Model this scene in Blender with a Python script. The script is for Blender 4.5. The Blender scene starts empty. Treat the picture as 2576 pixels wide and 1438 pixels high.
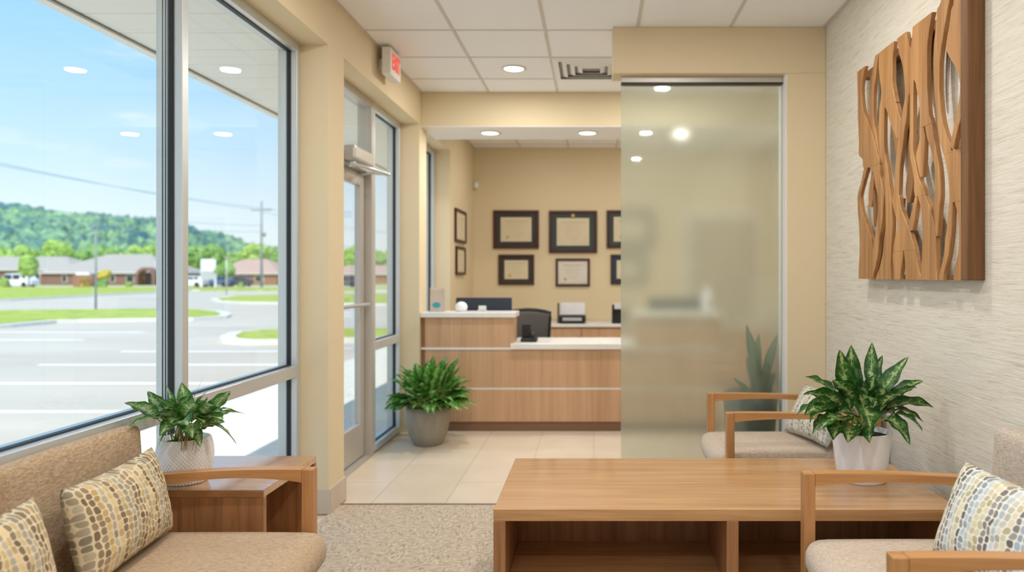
import bpy, bmesh, math, random
from mathutils import Vector, Matrix, noise
random.seed(7)
C = bpy.context.scene.collection
PI = math.pi
EYE = Vector((0.0, 0.0, 1.38)); FPX = 1866.0; VX, VY = 1494.0, 692.0

def at(x, y, Y):
    """world point at depth Y"""
    return Vector(((x - VX) * Y / FPX, Y, EYE.z + (VY - y) * Y / FPX))

def on_ground(x, y, z):
    Y = FPX * (EYE.z - z) / (y - VY)
    return Vector(((x - VX) * Y / FPX, Y, z))

def lin(r, g, b):
    f = lambda c: (c / 255 / 12.92) if c / 255 <= 0.04045 else ((c / 255 + 0.055) / 1.055) ** 2.4
    return (f(r), f(g), f(b), 1.0)

# ------------------------------------------------------------------ materials
class NT:
    def __init__(s, name):
        s.m = bpy.data.materials.new(name); s.m.use_nodes = True
        s.t = s.m.node_tree; s.t.nodes.clear()
        s.out = s.n('ShaderNodeOutputMaterial')
    def n(s, kind, **kw):
        nd = s.t.nodes.new(kind)
        for k, v in kw.items(): setattr(nd, k, v)
        return nd
    def l(s, a, b): s.t.links.new(a, b)
    def inp(s, sock, v):
        if v is None: return
        if isinstance(v, bpy.types.NodeSocket): s.l(v, sock)
        else: sock.default_value = v
    def math(s, op, a, b=None, c=None, clamp=False):
        nd = s.n('ShaderNodeMath', operation=op, use_clamp=clamp)
        s.inp(nd.inputs[0], a); s.inp(nd.inputs[1], b)
        if c is not None: s.inp(nd.inputs[2], c)
        return nd.outputs[0]
    def coord(s, which='Object', scale=(1, 1, 1), rot=(0, 0, 0)):
        tc = s.n('ShaderNodeTexCoord'); mp = s.n('ShaderNodeMapping')
        s.l(tc.outputs[which], mp.inputs[0])
        mp.inputs['Scale'].default_value = scale; mp.inputs['Rotation'].default_value = rot
        return mp.outputs[0]
    def noise(s, vec, scale=5, detail=3, rough=0.5, dist=0.0):
        nd = s.n('ShaderNodeTexNoise'); s.l(vec, nd.inputs['Vector'])
        nd.inputs['Scale'].default_value = scale; nd.inputs['Detail'].default_value = detail
        nd.inputs['Roughness'].default_value = rough; nd.inputs['Distortion'].default_value = dist
        return nd.outputs[0]
    def ramp(s, fac, stops, mode='LINEAR'):
        nd = s.n('ShaderNodeValToRGB'); nd.color_ramp.interpolation = mode
        s.inp(nd.inputs[0], fac); cr = nd.color_ramp
        while len(cr.elements) < len(stops): cr.elements.new(0.5)
        for e, (p, c) in zip(cr.elements, stops): e.position = p; e.color = c
        return nd.outputs[0]
    def mix(s, fac, a, b, mode='MIX'):
        nd = s.n('ShaderNodeMix', data_type='RGBA', blend_type=mode)
        s.inp(nd.inputs[0], fac); s.inp(nd.inputs[6], a); s.inp(nd.inputs[7], b)
        return nd.outputs[2]
    def bump(s, h, strength=0.3, dist=0.01):
        nd = s.n('ShaderNodeBump'); nd.inputs['Strength'].default_value = strength
        nd.inputs['Distance'].default_value = dist; s.l(h, nd.inputs['Height'])
        return nd.outputs[0]
    def schlick(s, f0):
        lw = s.n('ShaderNodeLayerWeight'); lw.inputs['Blend'].default_value = 0.5
        p = s.math('POWER', lw.outputs['Facing'], 5.0)
        return s.math('MULTIPLY_ADD', p, 1.0 - f0, f0, clamp=True)
    def bsdf(s, color, rough=0.5, metal=0.0, normal=None, spec=0.5, **kw):
        nd = s.n('ShaderNodeBsdfPrincipled')
        s.inp(nd.inputs['Base Color'], color); s.inp(nd.inputs['Roughness'], rough)
        nd.inputs['Metallic'].default_value = metal; nd.inputs['Specular IOR Level'].default_value = spec
        if normal is not None: s.l(normal, nd.inputs['Normal'])
        for k, v in kw.items(): s.inp(nd.inputs[k.replace('_', ' ')], v)
        s.l(nd.outputs[0], s.out.inputs[0]); return nd

def plain(name, rgb, rough=0.5, metal=0.0, var=0.03, spec=0.5):
    t = NT(name); v = t.noise(t.coord(), 9, 3)
    c = lin(*rgb); d = tuple(max(0, x * (1 - var * 2)) for x in c[:3]) + (1,)
    t.bsdf(t.ramp(v, [(0.3, d), (0.7, c)]), rough, metal, spec=spec); return t.m

def wood(name, axis, light, dark, rough=0.38, scale=1.0, coat=0.0):
    t = NT(name); sc = [26 * scale] * 3; sc[axis] = 1.3 * scale
    v = t.coord(scale=tuple(sc))
    a = t.noise(v, 1.0, 6, 0.62, 0.35)
    sc2 = [120 * scale] * 3; sc2[axis] = 4 * scale
    b = t.noise(t.coord(scale=tuple(sc2)), 1.0, 3, 0.6)
    f = t.math('ADD', t.math('MULTIPLY', a, 0.72), t.math('MULTIPLY', b, 0.28))
    mid = tuple((lin(*light)[i] + lin(*dark)[i]) / 2 for i in range(3)) + (1,)
    col = t.ramp(f, [(0.33, lin(*dark)), (0.48, mid), (0.62, lin(*light))])
    t.bsdf(col, rough, normal=t.bump(b, 0.08, 0.002), Coat_Weight=coat, Coat_Roughness=0.07); return t.m

def fabric(name, light, dark, axis=1):
    t = NT(name)
    s1 = [520, 520, 520]; s1[axis] = 48
    s2 = [60, 520, 60] if axis == 1 else [520, 60, 60]
    a = t.noise(t.coord(scale=tuple(s1)), 1, 2, 0.6, 0.15)
    b = t.noise(t.coord(scale=tuple(s2)), 1, 2, 0.6, 0.15)
    f = t.math('ADD', t.math('MULTIPLY', a, 0.68), t.math('MULTIPLY', b, 0.32))
    col = t.ramp(f, [(0.38, lin(*dark)), (0.6, lin(*light))])
    t.bsdf(col, 0.9, normal=t.bump(f, 0.55, 0.004), spec=0.15, Sheen_Weight=0.15); return t.m

def paint(name, rgb, rough=0.75):
    t = NT(name); h = t.noise(t.coord(), 180, 2)
    t.bsdf(lin(*rgb), rough, normal=t.bump(h, 0.06, 0.002), spec=0.25); return t.m

def glass_mat(name, tint=(0.965, 0.985, 0.98, 1)):
    t = NT(name)
    tr = t.n('ShaderNodeBsdfTransparent'); tr.inputs[0].default_value = tint
    gl = t.n('ShaderNodeBsdfGlossy'); gl.inputs['Roughness'].default_value = 0.0
    fr = t.schlick(0.035)
    mx = t.n('ShaderNodeMixShader')
    t.l(fr, mx.inputs[0]); t.l(tr.outputs[0], mx.inputs[1]); t.l(gl.outputs[0], mx.inputs[2])
    t.l(mx.outputs[0], t.out.inputs[0]); return t.m

def frosted_mat():
    t = NT('frosted_glass')
    rf = t.n('ShaderNodeBsdfRefraction'); rf.inputs['Color'].default_value = (0.92, 0.95, 0.925, 1)
    rf.inputs['Roughness'].default_value = 0.24; rf.inputs['IOR'].default_value = 1.3
    di = t.n('ShaderNodeBsdfTranslucent'); di.inputs[0].default_value = lin(226, 232, 220)
    m0 = t.n('ShaderNodeMixShader'); m0.inputs[0].default_value = 0.24
    gl = t.n('ShaderNodeBsdfGlossy'); gl.inputs['Roughness'].default_value = 0.03
    fr = t.schlick(0.04)
    mx = t.n('ShaderNodeMixShader')
    t.l(rf.outputs[0], m0.inputs[1]); t.l(di.outputs[0], m0.inputs[2])
    t.l(fr, mx.inputs[0]); t.l(m0.outputs[0], mx.inputs[1]); t.l(gl.outputs[0], mx.inputs[2])
    t.l(mx.outputs[0], t.out.inputs[0]); return t.m

def emit(name, rgb, strength):
    t = NT(name); e = t.n('ShaderNodeEmission'); e.inputs[0].default_value = rgb; e.inputs[1].default_value = strength
    t.l(e.outputs[0], t.out.inputs[0]); return t.m

def pebble_fabric(name, base, palette, ncol=24.0, nrow=11.0, seed=0.0):
    t = NT(name)
    tc = t.n('ShaderNodeTexCoord')
    dn = t.n('ShaderNodeTexNoise'); t.l(tc.outputs['UV'], dn.inputs['Vector']); dn.inputs['Scale'].default_value = 7; dn.inputs['Detail'].default_value = 1
    sub = t.n('ShaderNodeVectorMath', operation='SUBTRACT'); t.l(dn.outputs['Color'], sub.inputs[0]); sub.inputs[1].default_value = (0.5, 0.5, 0.5)
    scl = t.n('ShaderNodeVectorMath', operation='SCALE'); t.l(sub.outputs[0], scl.inputs[0]); scl.inputs['Scale'].default_value = 0.045
    add = t.n('ShaderNodeVectorMath', operation='ADD'); t.l(tc.outputs['UV'], add.inputs[0]); t.l(scl.outputs[0], add.inputs[1])
    sp = t.n('ShaderNodeSeparateXYZ'); t.l(add.outputs[0], sp.inputs[0])
    su = t.math('MULTIPLY_ADD', sp.outputs[0], ncol, seed)
    col = t.math('FLOOR', su); fx = t.math('SUBTRACT', t.math('FRACT', su), 0.5)
    wn = t.n('ShaderNodeTexWhiteNoise', noise_dimensions='1D'); t.l(col, wn.inputs['W'])
    wide = t.math('MULTIPLY_ADD', wn.outputs[0], 0.14, 0.34)
    sv = t.math('ADD', t.math('MULTIPLY', sp.outputs[1], t.math('MULTIPLY_ADD', wn.outputs[0], 3.0, nrow)), wn.outputs[0])
    row = t.math('FLOOR', sv); fy = t.math('SUBTRACT', t.math('FRACT', sv), 0.5)
    cb = t.n('ShaderNodeCombineXYZ'); t.l(col, cb.inputs[0]); t.l(row, cb.inputs[1])
    w2 = t.n('ShaderNodeTexWhiteNoise', noise_dimensions='2D'); t.l(cb.outputs[0], w2.inputs['Vector'])
    dx = t.math('POWER', t.math('DIVIDE', t.math('ABSOLUTE', fx), wide), 2.6)
    dy = t.math('POWER', t.math('DIVIDE', t.math('ABSOLUTE', fy), 0.45), 2.6)
    d = t.math('ADD', dx, dy)
    mask = t.n('ShaderNodeMapRange'); mask.inputs[1].default_value = 1.08; mask.inputs[2].default_value = 0.9
    t.l(d, mask.inputs[0])
    n = len(palette)
    ph = t.math('FRACT', t.math('ADD', t.math('DIVIDE', col, float(n)), 0.5 / n))
    pal = t.ramp(ph, [(i / n, lin(*c)) for i, c in enumerate(palette)], 'CONSTANT')
    jit = t.math('MULTIPLY_ADD', w2.outputs[0], 0.5, 0.72)
    g = t.n('ShaderNodeCombineXYZ'); [t.l(jit, g.inputs[i]) for i in range(3)]
    pc = t.mix(1.0, pal, g.outputs[0], 'MULTIPLY')
    pc = t.mix(t.math('MULTIPLY', w2.outputs[0], 0.3), pc, lin(*base))
    c = t.mix(t.math('MULTIPLY', mask.outputs[0], 0.93), lin(*base), pc)
    wv = t.noise(t.coord(), 700, 2)
    t.bsdf(c, 0.85, normal=t.bump(wv, 0.25, 0.002), spec=0.2); return t.m

def leaf_mat(name, dark, mid, light, var=0.5):
    t = NT(name)
    tc = t.n('ShaderNodeTexCoord'); sp = t.n('ShaderNodeSeparateXYZ'); t.l(tc.outputs['UV'], sp.inputs[0])
    across = t.math('ABSOLUTE', t.math('SUBTRACT', sp.outputs[0], 0.5))         # 0 mid rib .. 0.5 edge
    vein = t.n('ShaderNodeMapping'); t.l(tc.outputs['UV'], vein.inputs[0]); vein.inputs['Scale'].default_value = (2.2, 7, 1)
    nz = t.noise(vein.outputs[0], 1.6, 4, 0.65, 1.2)
    oz = t.noise(t.coord(), 30, 2)
    f = t.math('ADD', t.math('ADD', nz, t.math('MULTIPLY', across, -0.75)), t.math('MULTIPLY', t.math('SUBTRACT', oz, 0.5), var))
    col = t.ramp(f, [(0.20, lin(*dark)), (0.38, lin(*mid)), (0.54, lin(*light))])
    rib = t.math('LESS_THAN', across, 0.022)
    col = t.mix(t.math('MULTIPLY', rib, 0.6), col, lin(*light))
    nd = t.n('ShaderNodeBsdfPrincipled'); t.l(col, nd.inputs['Base Color']); nd.inputs['Roughness'].default_value = 0.36
    tl = t.n('ShaderNodeBsdfTranslucent'); t.l(col, tl.inputs[0])
    mx = t.n('ShaderNodeMixShader'); mx.inputs[0].default_value = 0.35
    t.l(nd.outputs[0], mx.inputs[1]); t.l(tl.outputs[0], mx.inputs[2]); t.l(mx.outputs[0], t.out.inputs[0]); return t.m

M = {}
M['wall'] = paint('beige_paint', (226, 209, 175))
M['white_paint'] = paint('white_paint', (238, 236, 232))
M['tile_ceiling'] = paint('acoustic_tile', (248, 248, 249), 0.9)
M['tbar'] = plain('tee_bar', (216, 210, 200), 0.5)
M['alu'] = plain('anodised_aluminium', (208, 212, 212), 0.34, 0.45, 0.01)
M['alu_warm'] = plain('satin_aluminium', (196, 190, 182), 0.4, 0.35, 0.02)
M['gasket'] = plain('black_gasket', (26, 30, 36), 0.5)
M['glass'] = glass_mat('clear_glass')
M['frosted'] = frosted_mat()
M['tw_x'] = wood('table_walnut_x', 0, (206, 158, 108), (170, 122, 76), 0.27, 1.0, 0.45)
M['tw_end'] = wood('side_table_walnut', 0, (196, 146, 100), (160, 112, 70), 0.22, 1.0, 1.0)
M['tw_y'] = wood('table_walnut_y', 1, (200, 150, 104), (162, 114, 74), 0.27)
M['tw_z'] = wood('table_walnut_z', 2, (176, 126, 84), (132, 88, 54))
M['arm_x'] = wood('chair_beech_x', 0, (204, 152, 98), (176, 122, 72), 0.35)
M['arm_z'] = wood('chair_beech_z', 2, (200, 148, 96), (172, 118, 70), 0.35)
M['desk_z'] = wood('desk_maple_z', 2, (214, 174, 138), (190, 148, 112), 0.42, 0.35)
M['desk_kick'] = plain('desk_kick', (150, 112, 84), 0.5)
M['quartz'] = plain('white_quartz', (242, 240, 236), 0.25)
M['art_a'] = wood('driftwood_light', 2, (196, 146, 92), (140, 94, 52), 0.5, 0.55)
M['art_b'] = wood('driftwood_deep', 2, (168, 118, 70), (112, 74, 38), 0.55, 0.55)
M['art_end'] = wood('driftwood_end', 2, (128, 86, 46), (92, 58, 28), 0.55, 1.0)
M['fabric'] = fabric('woven_upholstery', (204, 180, 150), (150, 122, 92))
M['fabric_cool_lit'] = fabric('woven_upholstery_cool_lit', (218, 204, 188), (168, 150, 132))  # same cloth as the sofa; paler, cooler light put into its colour
M['fabric_seat_cool_lit'] = fabric('woven_seat_cool_lit', (222, 206, 188), (178, 156, 134), 0)  # sofa seat cloth again, its cooler light painted into the tones
M['fabric_seat'] = fabric('woven_seat', (206, 182, 152), (160, 132, 102), 0)
M['baseboard'] = plain('stone_base', (206, 192, 174), 0.5)
M['black'] = plain('black_plastic', (30, 32, 36), 0.45)
M['navy'] = plain('dark_screen', (44, 54, 68), 0.4)
M['vent_grey'] = plain('grey_duct', (160, 156, 150), 0.8)
M['mesh'] = plain('charcoal_mesh', (96, 92, 88), 0.8)
M['white_pot'] = plain('white_glaze', (248, 249, 252), 0.22, var=0.005)
M['paper'] = plain('white_paper', (240, 240, 242), 0.7)
M['parch'] = plain('parchment', (222, 210, 180), 0.7)
M['parch_w'] = plain('pale_certificate', (226, 218, 208), 0.7)
M['mahog'] = plain('dark_mahogany', (74, 30, 24), 0.35)
M['walnutf'] = plain('dark_brown_frame', (70, 44, 34), 0.4)
M['mat_green'] = plain('dark_green_mat', (66, 76, 74), 0.8)
M['mat_brown'] = plain('dark_brown_mat', (66, 62, 60), 0.8)
M['mat_blue'] = plain('navy_mat', (52, 66, 86), 0.8)
M['ink'] = plain('grey_ink', (206, 192, 158), 0.8)
M['gold'] = plain('gold_seal', (206, 180, 90), 0.5)
M['soil'] = plain('potting_soil', (48, 38, 30), 0.95)
M['leaf_right'] = leaf_mat('leaf_variegated', (34, 78, 30), (74, 124, 54), (186, 204, 140), 0.5)
M['leaf_left'] = leaf_mat('leaf_silver_green', (66, 120, 52), (130, 170, 96), (214, 226, 190), 0.7)
M['leaf_floor'] = leaf_mat('leaf_bright_green', (60, 124, 44), (116, 174, 76), (190, 214, 156), 0.7)
M['leaf_snake'] = leaf_mat('leaf_snake', (16, 70, 30), (30, 100, 46), (70, 130, 70), 0.6)
M['stem'] = plain('pale_green_stem', (150, 172, 90), 0.5)
M['root'] = plain('straw_stem', (190, 168, 110), 0.8)
M['floor_pot'] = plain('stone_grey_pot', (160, 152, 138), 0.6, var=0.08)
M['teal_pot'] = plain('dark_teal_pot', (40, 70, 66), 0.5)
M['lens'] = emit('lamp_lens', (1.0, 0.93, 0.8, 1), 7.0)
M['exit_red'] = emit('exit_red', (0.9, 0.12, 0.08, 1), 1.0)
M['teal'] = plain('teal_print', (40, 170, 190), 0.5)
M['pink'] = plain('pale_pink_card', (232, 208, 200), 0.4)
M['mark'] = plain('white_road_paint', (252, 252, 250), 0.8)
M['concrete'] = plain('pale_concrete', (232, 228, 218), 0.85, var=0.06)
M['soffit'] = plain('white_vinyl_soffit', (240, 238, 230), 0.5, var=0.01)
M['fascia'] = plain('dark_fascia', (120, 112, 104), 0.6)
M['transition'] = plain('floor_transition', (120, 100, 84), 0.5)
M['pole_wood'] = plain('weathered_pole', (142, 152, 158), 0.9)
M['wire'] = plain('cable', (150, 186, 204), 0.8)
M['roof_grey'] = plain('grey_shingle', (174, 168, 160), 0.9, var=0.06)
M['roof_tan'] = plain('tan_shingle', (190, 160, 148), 0.9, var=0.06)
M['brick'] = plain('brown_brick', (140, 104, 96), 0.9, var=0.08)
M['brick_red'] = plain('red_brick', (160, 114, 98), 0.9, var=0.08)
M['car_white'] = plain('white_car_paint', (238, 240, 242), 0.3)
M['car_blue'] = plain('blue_car_paint', (64, 104, 136), 0.3)
M['car_dark'] = plain('dark_car_paint', (58, 66, 80), 0.3)
M['car_glass'] = plain('dark_car_glass', (40, 52, 60), 0.15)
M['rubber'] = plain('tyre_rubber', (40, 40, 42), 0.8)
M['pad'] = pebble_fabric('pebble_print_warm', (222, 206, 174),
    [(150, 140, 122), (122, 100, 76), (118, 96, 72), (196, 164, 104), (160, 156, 144), (206, 178, 124), (110, 90, 70), (180, 158, 112), (150, 148, 140)], seed=0.0)
M['pad2'] = pebble_fabric('pebble_print_blue', (236, 234, 222),
    [(200, 196, 176), (176, 190, 200), (104, 92, 90), (118, 106, 102), (206, 190, 140), (214, 198, 150), (176, 190, 200), (150, 168, 188), (108, 98, 96), (212, 196, 150)], seed=2.0)
M['pad3'] = pebble_fabric('pebble_print_pale', (232, 226, 210),
    [(206, 200, 180), (176, 178, 176), (150, 144, 138), (214, 206, 180), (130, 124, 120), (200, 188, 150), (190, 190, 186), (206, 200, 180), (112, 106, 104), (196, 182, 146)], seed=1.0)

def grasscloth():
    t = NT('grasscloth_wallpaper')
    a = t.noise(t.coord(scale=(40, 6, 120)), 1.0, 4, 0.6, 0.5)
    b = t.noise(t.coord(scale=(40, 14, 330)), 1.0, 2, 0.7, 0.2)
    st = t.ramp(a, [(0.27, lin(204, 194, 176)), (0.42, lin(224, 216, 201)), (0.62, lin(232, 226, 213))])
    d = t.ramp(b, [(0.24, (0.66, 0.63, 0.6, 1)), (0.33, (1, 1, 1, 1))])
    col = t.mix(1.0, st, d, 'MULTIPLY')
    t.bsdf(col, 0.85, normal=t.bump(t.math('ADD', a, b), 0.35, 0.006), spec=0.15); return t.m
M['grasscloth'] = grasscloth()

def carpet():
    t = NT('textured_carpet')
    a = t.noise(t.coord(scale=(90, 22, 1), rot=(0, 0, 0.3)), 1.0, 3, 0.6, 0.3)
    b = t.noise(t.coord(scale=(22, 90, 1), rot=(0, 0, 0.3)), 1.0, 3, 0.6, 0.3)
    ck = t.noise(t.coord(), 11, 2)
    f = t.mix(t.math('GREATER_THAN', ck, 0.5), a, b)
    fine = t.noise(t.coord(), 420, 2)
    f2 = t.math('ADD', t.math('MULTIPLY', f, 0.75), t.math('MULTIPLY', fine, 0.25))
    t.bsdf(t.ramp(f2, [(0.36, lin(158, 140, 120)), (0.5, lin(192, 176, 154)), (0.62, lin(214, 200, 180))]), 0.95, normal=t.bump(f2, 0.6, 0.006), spec=0.1); return t.m
M['carpet'] = carpet()

def floor_tile():
    t = NT('cream_floor_tile')
    br = t.n('ShaderNodeTexBrick'); br.offset = 0.5
    t.l(t.coord(rot=(0, 0, PI / 2)), br.inputs['Vector'])
    br.inputs['Scale'].default_value = 1.0; br.inputs['Brick Width'].default_value = 0.9; br.inputs['Row Height'].default_value = 0.45
    br.inputs['Mortar Size'].default_value = 0.004; br.inputs['Mortar Smooth'].default_value = 0.2
    br.inputs['Color1'].default_value = lin(226, 210, 188); br.inputs['Color2'].default_value = lin(220, 204, 182); br.inputs['Mortar'].default_value = lin(188, 170, 148)
    v = t.noise(t.coord(), 3.5, 4)
    col = t.mix(0.25, br.outputs[0], t.ramp(v, [(0.3, lin(206, 188, 164)), (0.7, lin(236, 224, 206))]))
    t.bsdf(col, 0.33, spec=0.4); return t.m
M['floor_tile'] = floor_tile()

def asphalt():
    t = NT('pale_asphalt')
    a = t.noise(t.coord(scale=(0.12, 0.5, 1)), 1.0, 5, 0.6); b = t.noise(t.coord(), 40, 2)
    f = t.math('ADD', t.math('MULTIPLY', a, 0.8), t.math('MULTIPLY', b, 0.2))
    t.bsdf(t.ramp(f, [(0.3, lin(186, 177, 164)), (0.7, lin(206, 196, 182))]), 0.9, spec=0.2); return t.m
M['asphalt'] = asphalt()

def foliage(name, dark, light, scale):
    t = NT(name); a = t.noise(t.coord(), scale, 5, 0.72)
    t.bsdf(t.ramp(a, [(0.38, lin(*dark)), (0.62, lin(*light))]), 0.9, spec=0.1, normal=t.bump(a, 0.6, 0.4)); return t.m
M['forest_haze'] = foliage('forest_cover_haze', (62, 108, 118), (146, 182, 134), 0.085)  # bluish aerial haze is mixed into the tree colours
M['tree_mid'] = foliage('tree_mid_green', (84, 132, 74), (156, 190, 112), 0.9)
M['tree_lime'] = foliage('tree_lime_green', (104, 148, 70), (184, 208, 116), 1.2)
M['tree_yellow'] = foliage('shrub_yellow', (170, 160, 60), (222, 206, 96), 3)
M['tree_rust'] = foliage('shrub_rust', (120, 100, 50), (206, 170, 100), 3)
M['grass'] = foliage('lawn_grass', (150, 168, 70), (186, 198, 104), 1.5)

# ------------------------------------------------------------------ mesh helpers
def finish(name, bm, mat, parent=None, smooth=False, loc=None, rot=None):
    me = bpy.data.meshes.new(name); bmesh.ops.recalc_face_normals(bm, faces=bm.faces)
    bm.to_mesh(me); bm.free()
    mats = mat if isinstance(mat, (list, tuple)) else [mat]
    for m in mats: me.materials.append(m)
    if smooth:
        for p in me.polygons: p.use_smooth = True
    o = bpy.data.objects.new(name, me); C.objects.link(o)
    if parent is not None: o.parent = parent
    if loc is not None: o.location = loc
    if rot is not None: o.rotation_euler = rot
    return o

def add_box(bm, lo, hi, bev=0.0, seg=1, mi=0):
    r = bmesh.ops.create_cube(bm, size=1.0); vs = r['verts']
    c = [(a + b) / 2 for a, b in zip(lo, hi)]; s = [abs(b - a) for a, b in zip(lo, hi)]
    bmesh.ops.scale(bm, vec=s, verts=vs); bmesh.ops.translate(bm, vec=c, verts=vs)
    fs = list({f for v in vs for f in v.link_faces})
    for f in fs: f.material_index = mi
    if bev > 0:
        es = list({e for v in vs for e in v.link_edges})
        bmesh.ops.bevel(bm, geom=es, offset=min(bev, min(s) * 0.45), segments=seg, affect='EDGES', profile=0.5, clamp_overlap=True, material=-1)

def box(name, lo, hi, mat, parent=None, bev=0.003, seg=1):
    bm = bmesh.new(); add_box(bm, lo, hi, bev, seg); return finish(name, bm, mat, parent)

def boxes(name, lst, mat, parent=None, bev=0.0):
    bm = bmesh.new()
    for lo, hi in lst: add_box(bm, lo, hi, bev)
    return finish(name, bm, mat, parent)

def lathe_into(bm, prof, cx=0, cy=0, seg=40, bumps=None):
    rings = []
    for r, z in prof:
        ring = []
        for k in range(seg):
            a = 2 * PI * k / seg; rr = r + (bumps(a, z, r) if bumps else 0)
            ring.append(bm.verts.new((cx + rr * math.cos(a), cy + rr * math.sin(a), z)))
        rings.append(ring)
    for i in range(len(rings) - 1):
        for k in range(seg):
            k2 = (k + 1) % seg
            bm.faces.new((rings[i][k], rings[i][k2], rings[i + 1][k2], rings[i + 1][k]))
    if prof[0][0] > 0: bm.faces.new(rings[0])
    if prof[-1][0] > 0: bm.faces.new(rings[-1])

def lathe(name, prof, mat, parent=None, seg=40, loc=None, bumps=None, rot=None):
    bm = bmesh.new(); lathe_into(bm, prof, seg=seg, bumps=bumps)
    return finish(name, bm, mat, parent, True, loc, rot)

def tube_into(bm, pts, rad, seg=8, cap=True):
    pts = [Vector(p) for p in pts]; rings = []
    for i, p in enumerate(pts):
        t = (pts[min(i + 1, len(pts) - 1)] - pts[max(i - 1, 0)]).normalized()
        up = Vector((0, 0, 1)) if abs(t.z) < 0.95 else Vector((0, 1, 0))
        a = t.cross(up).normalized(); b = t.cross(a)
        r = rad[i] if isinstance(rad, (list, tuple)) else rad
        rings.append([bm.verts.new(p + (a * math.cos(2 * PI * k / seg) + b * math.sin(2 * PI * k / seg)) * r) for k in range(seg)])
    for i in range(len(rings) - 1):
        for k in range(seg):
            bm.faces.new((rings[i][k], rings[i][(k + 1) % seg], rings[i + 1][(k + 1) % seg], rings[i + 1][k]))
    if cap: bm.faces.new(rings[0]); bm.faces.new(rings[-1])

def tube(name, pts, rad, mat, parent=None, seg=10):
    bm = bmesh.new(); tube_into(bm, pts, rad, seg); return finish(name, bm, mat, parent, True)

def sweep(name, pts, th, lo_y, hi_y, mat, parent=None):
    """bar running in the XZ plane with a rectangular section; pts (x,z) are the top line; th thickness per point"""
    bm = bmesh.new(); rings = []
    for (x, z), t in zip(pts, th):
        rings.append([bm.verts.new((x, lo_y, z)), bm.verts.new((x, hi_y, z)), bm.verts.new((x, hi_y, z - t)), bm.verts.new((x, lo_y, z - t))])
    for a, b in zip(rings, rings[1:]):
        for k in range(4): bm.faces.new((a[k], a[(k + 1) % 4], b[(k + 1) % 4], b[k]))
    bm.faces.new(rings[0]); bm.faces.new(rings[-1])
    es = [e for e in bm.edges if len(e.link_faces) == 2 and e.calc_face_angle(0) > 0.9]
    bmesh.ops.bevel(bm, geom=es, offset=0.003, segments=2, affect='EDGES', profile=0.5, clamp_overlap=True)
    return finish(name, bm, mat, parent)

def soft_box(name, lo, hi, r, mat, parent=None, crown=(0, 0, 0), n=14, lean=0.0, rot=None, loc=None, dipf=0.0):
    """upholstered block: a subdivided box rounded by radius r, with each face swollen by crown"""
    bm = bmesh.new(); bmesh.ops.create_cube(bm, size=2.0)
    bmesh.ops.subdivide_edges(bm, edges=bm.edges, cuts=n, use_grid_fill=True)
    c = Vector([(a + b) / 2 for a, b in zip(lo, hi)]); h = Vector([(b - a) / 2 for a, b in zip(lo, hi)])
    for v in bm.verts:
        # concentrate samples near the edges
        q = Vector([math.copysign(1 - (1 - abs(k)) ** 1.6, k) if abs(k) < 1 else k for k in v.co])
        p = Vector([q[i] * h[i] for i in range(3)])
        inner = Vector([max(-(h[i] - r), min(h[i] - r, p[i])) for i in range(3)])
        d = p - inner
        if d.length > 1e-9: p = inner + d.normalized() * r
        for i in range(3):
            a, b = (i + 1) % 3, (i + 2) % 3
            w = max(0, 1 - (p[a] / h[a]) ** 2) * max(0, 1 - (p[b] / h[b]) ** 2)
            p[i] += crown[i] * w * (p[i] / h[i])
        p.x += lean * (p.z + h.z)
        v.co = c + p
    return finish(name, bm, mat, parent, True, loc, rot)

def tag(o, label=None, cat=None, group=None, kind=None):
    if label: o['label'] = label
    if cat: o['category'] = cat
    if group: o['group'] = group
    if kind: o['kind'] = kind
    return o

def thing(name, label, cat, loc=(0, 0, 0), rz=0.0, group=None, kind=None):
    o = bpy.data.objects.new(name, None); C.objects.link(o); o.empty_display_size = 0.05
    o.location = loc; o.rotation_euler = (0, 0, rz)
    return tag(o, label, cat, group, kind)

def struct(o): o['kind'] = 'structure'; return o

def dup(root, loc=None, rz=None, label=None):
    r = root.copy(); C.objects.link(r)
    if loc is not None: r.location = loc
    if rz is not None: r.rotation_euler = (0, 0, rz)
    if label: r['label'] = label
    for ch in list(root.children):
        c = ch.copy(); C.objects.link(c); c.parent = r
        for g in list(ch.children):
            d = g.copy(); C.objects.link(d); d.parent = c
    return r

# ------------------------------------------------------------------ room shell
XL, XR, ZC = -1.53, 1.514, 3.0
XO = -1.81                       # outer face of the left wall
YB, YF = 9.42, -2.6
ZH = 2.708                       # head of all openings
op = [(-1.9, 4.274), (4.54, 6.50), (6.77, 7.89)]
segs = []
y = YF
for a, b in op:
    segs.append(((XO, y, 0.0), (XL, a, ZC + 0.1)))
    segs.append(((XO, a, ZH), (XL, b, ZC + 0.1)))
    y = b
segs.append(((XO, y, 0.0), (XL, YB + 0.1, ZC + 0.1)))
struct(boxes('wall_left', segs, M['wall']))
struct(box('wall_back', (XL, YB, 0), (XR + 0.9, YB + 0.12, ZC + 0.1), M['wall'], bev=0))
struct(box('wall_front', (XO, YF - 0.12, 0), (XR, YF, ZC + 0.1), M['wall'], bev=0))
struct(box('wall_right', (XR, YF - 0.12, -0.1), (XR + 0.12, 5.04, ZC + 0.1), M['grasscloth'], bev=0))
struct(boxes('wall_right_alcove', [((XR + 0.78, 5.04, -0.1), (XR + 0.9, YB, ZC + 0.1)), ((XR + 0.12, 4.94, -0.1), (XR + 0.9, 5.04, ZC + 0.1))], M['wall']))
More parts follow.
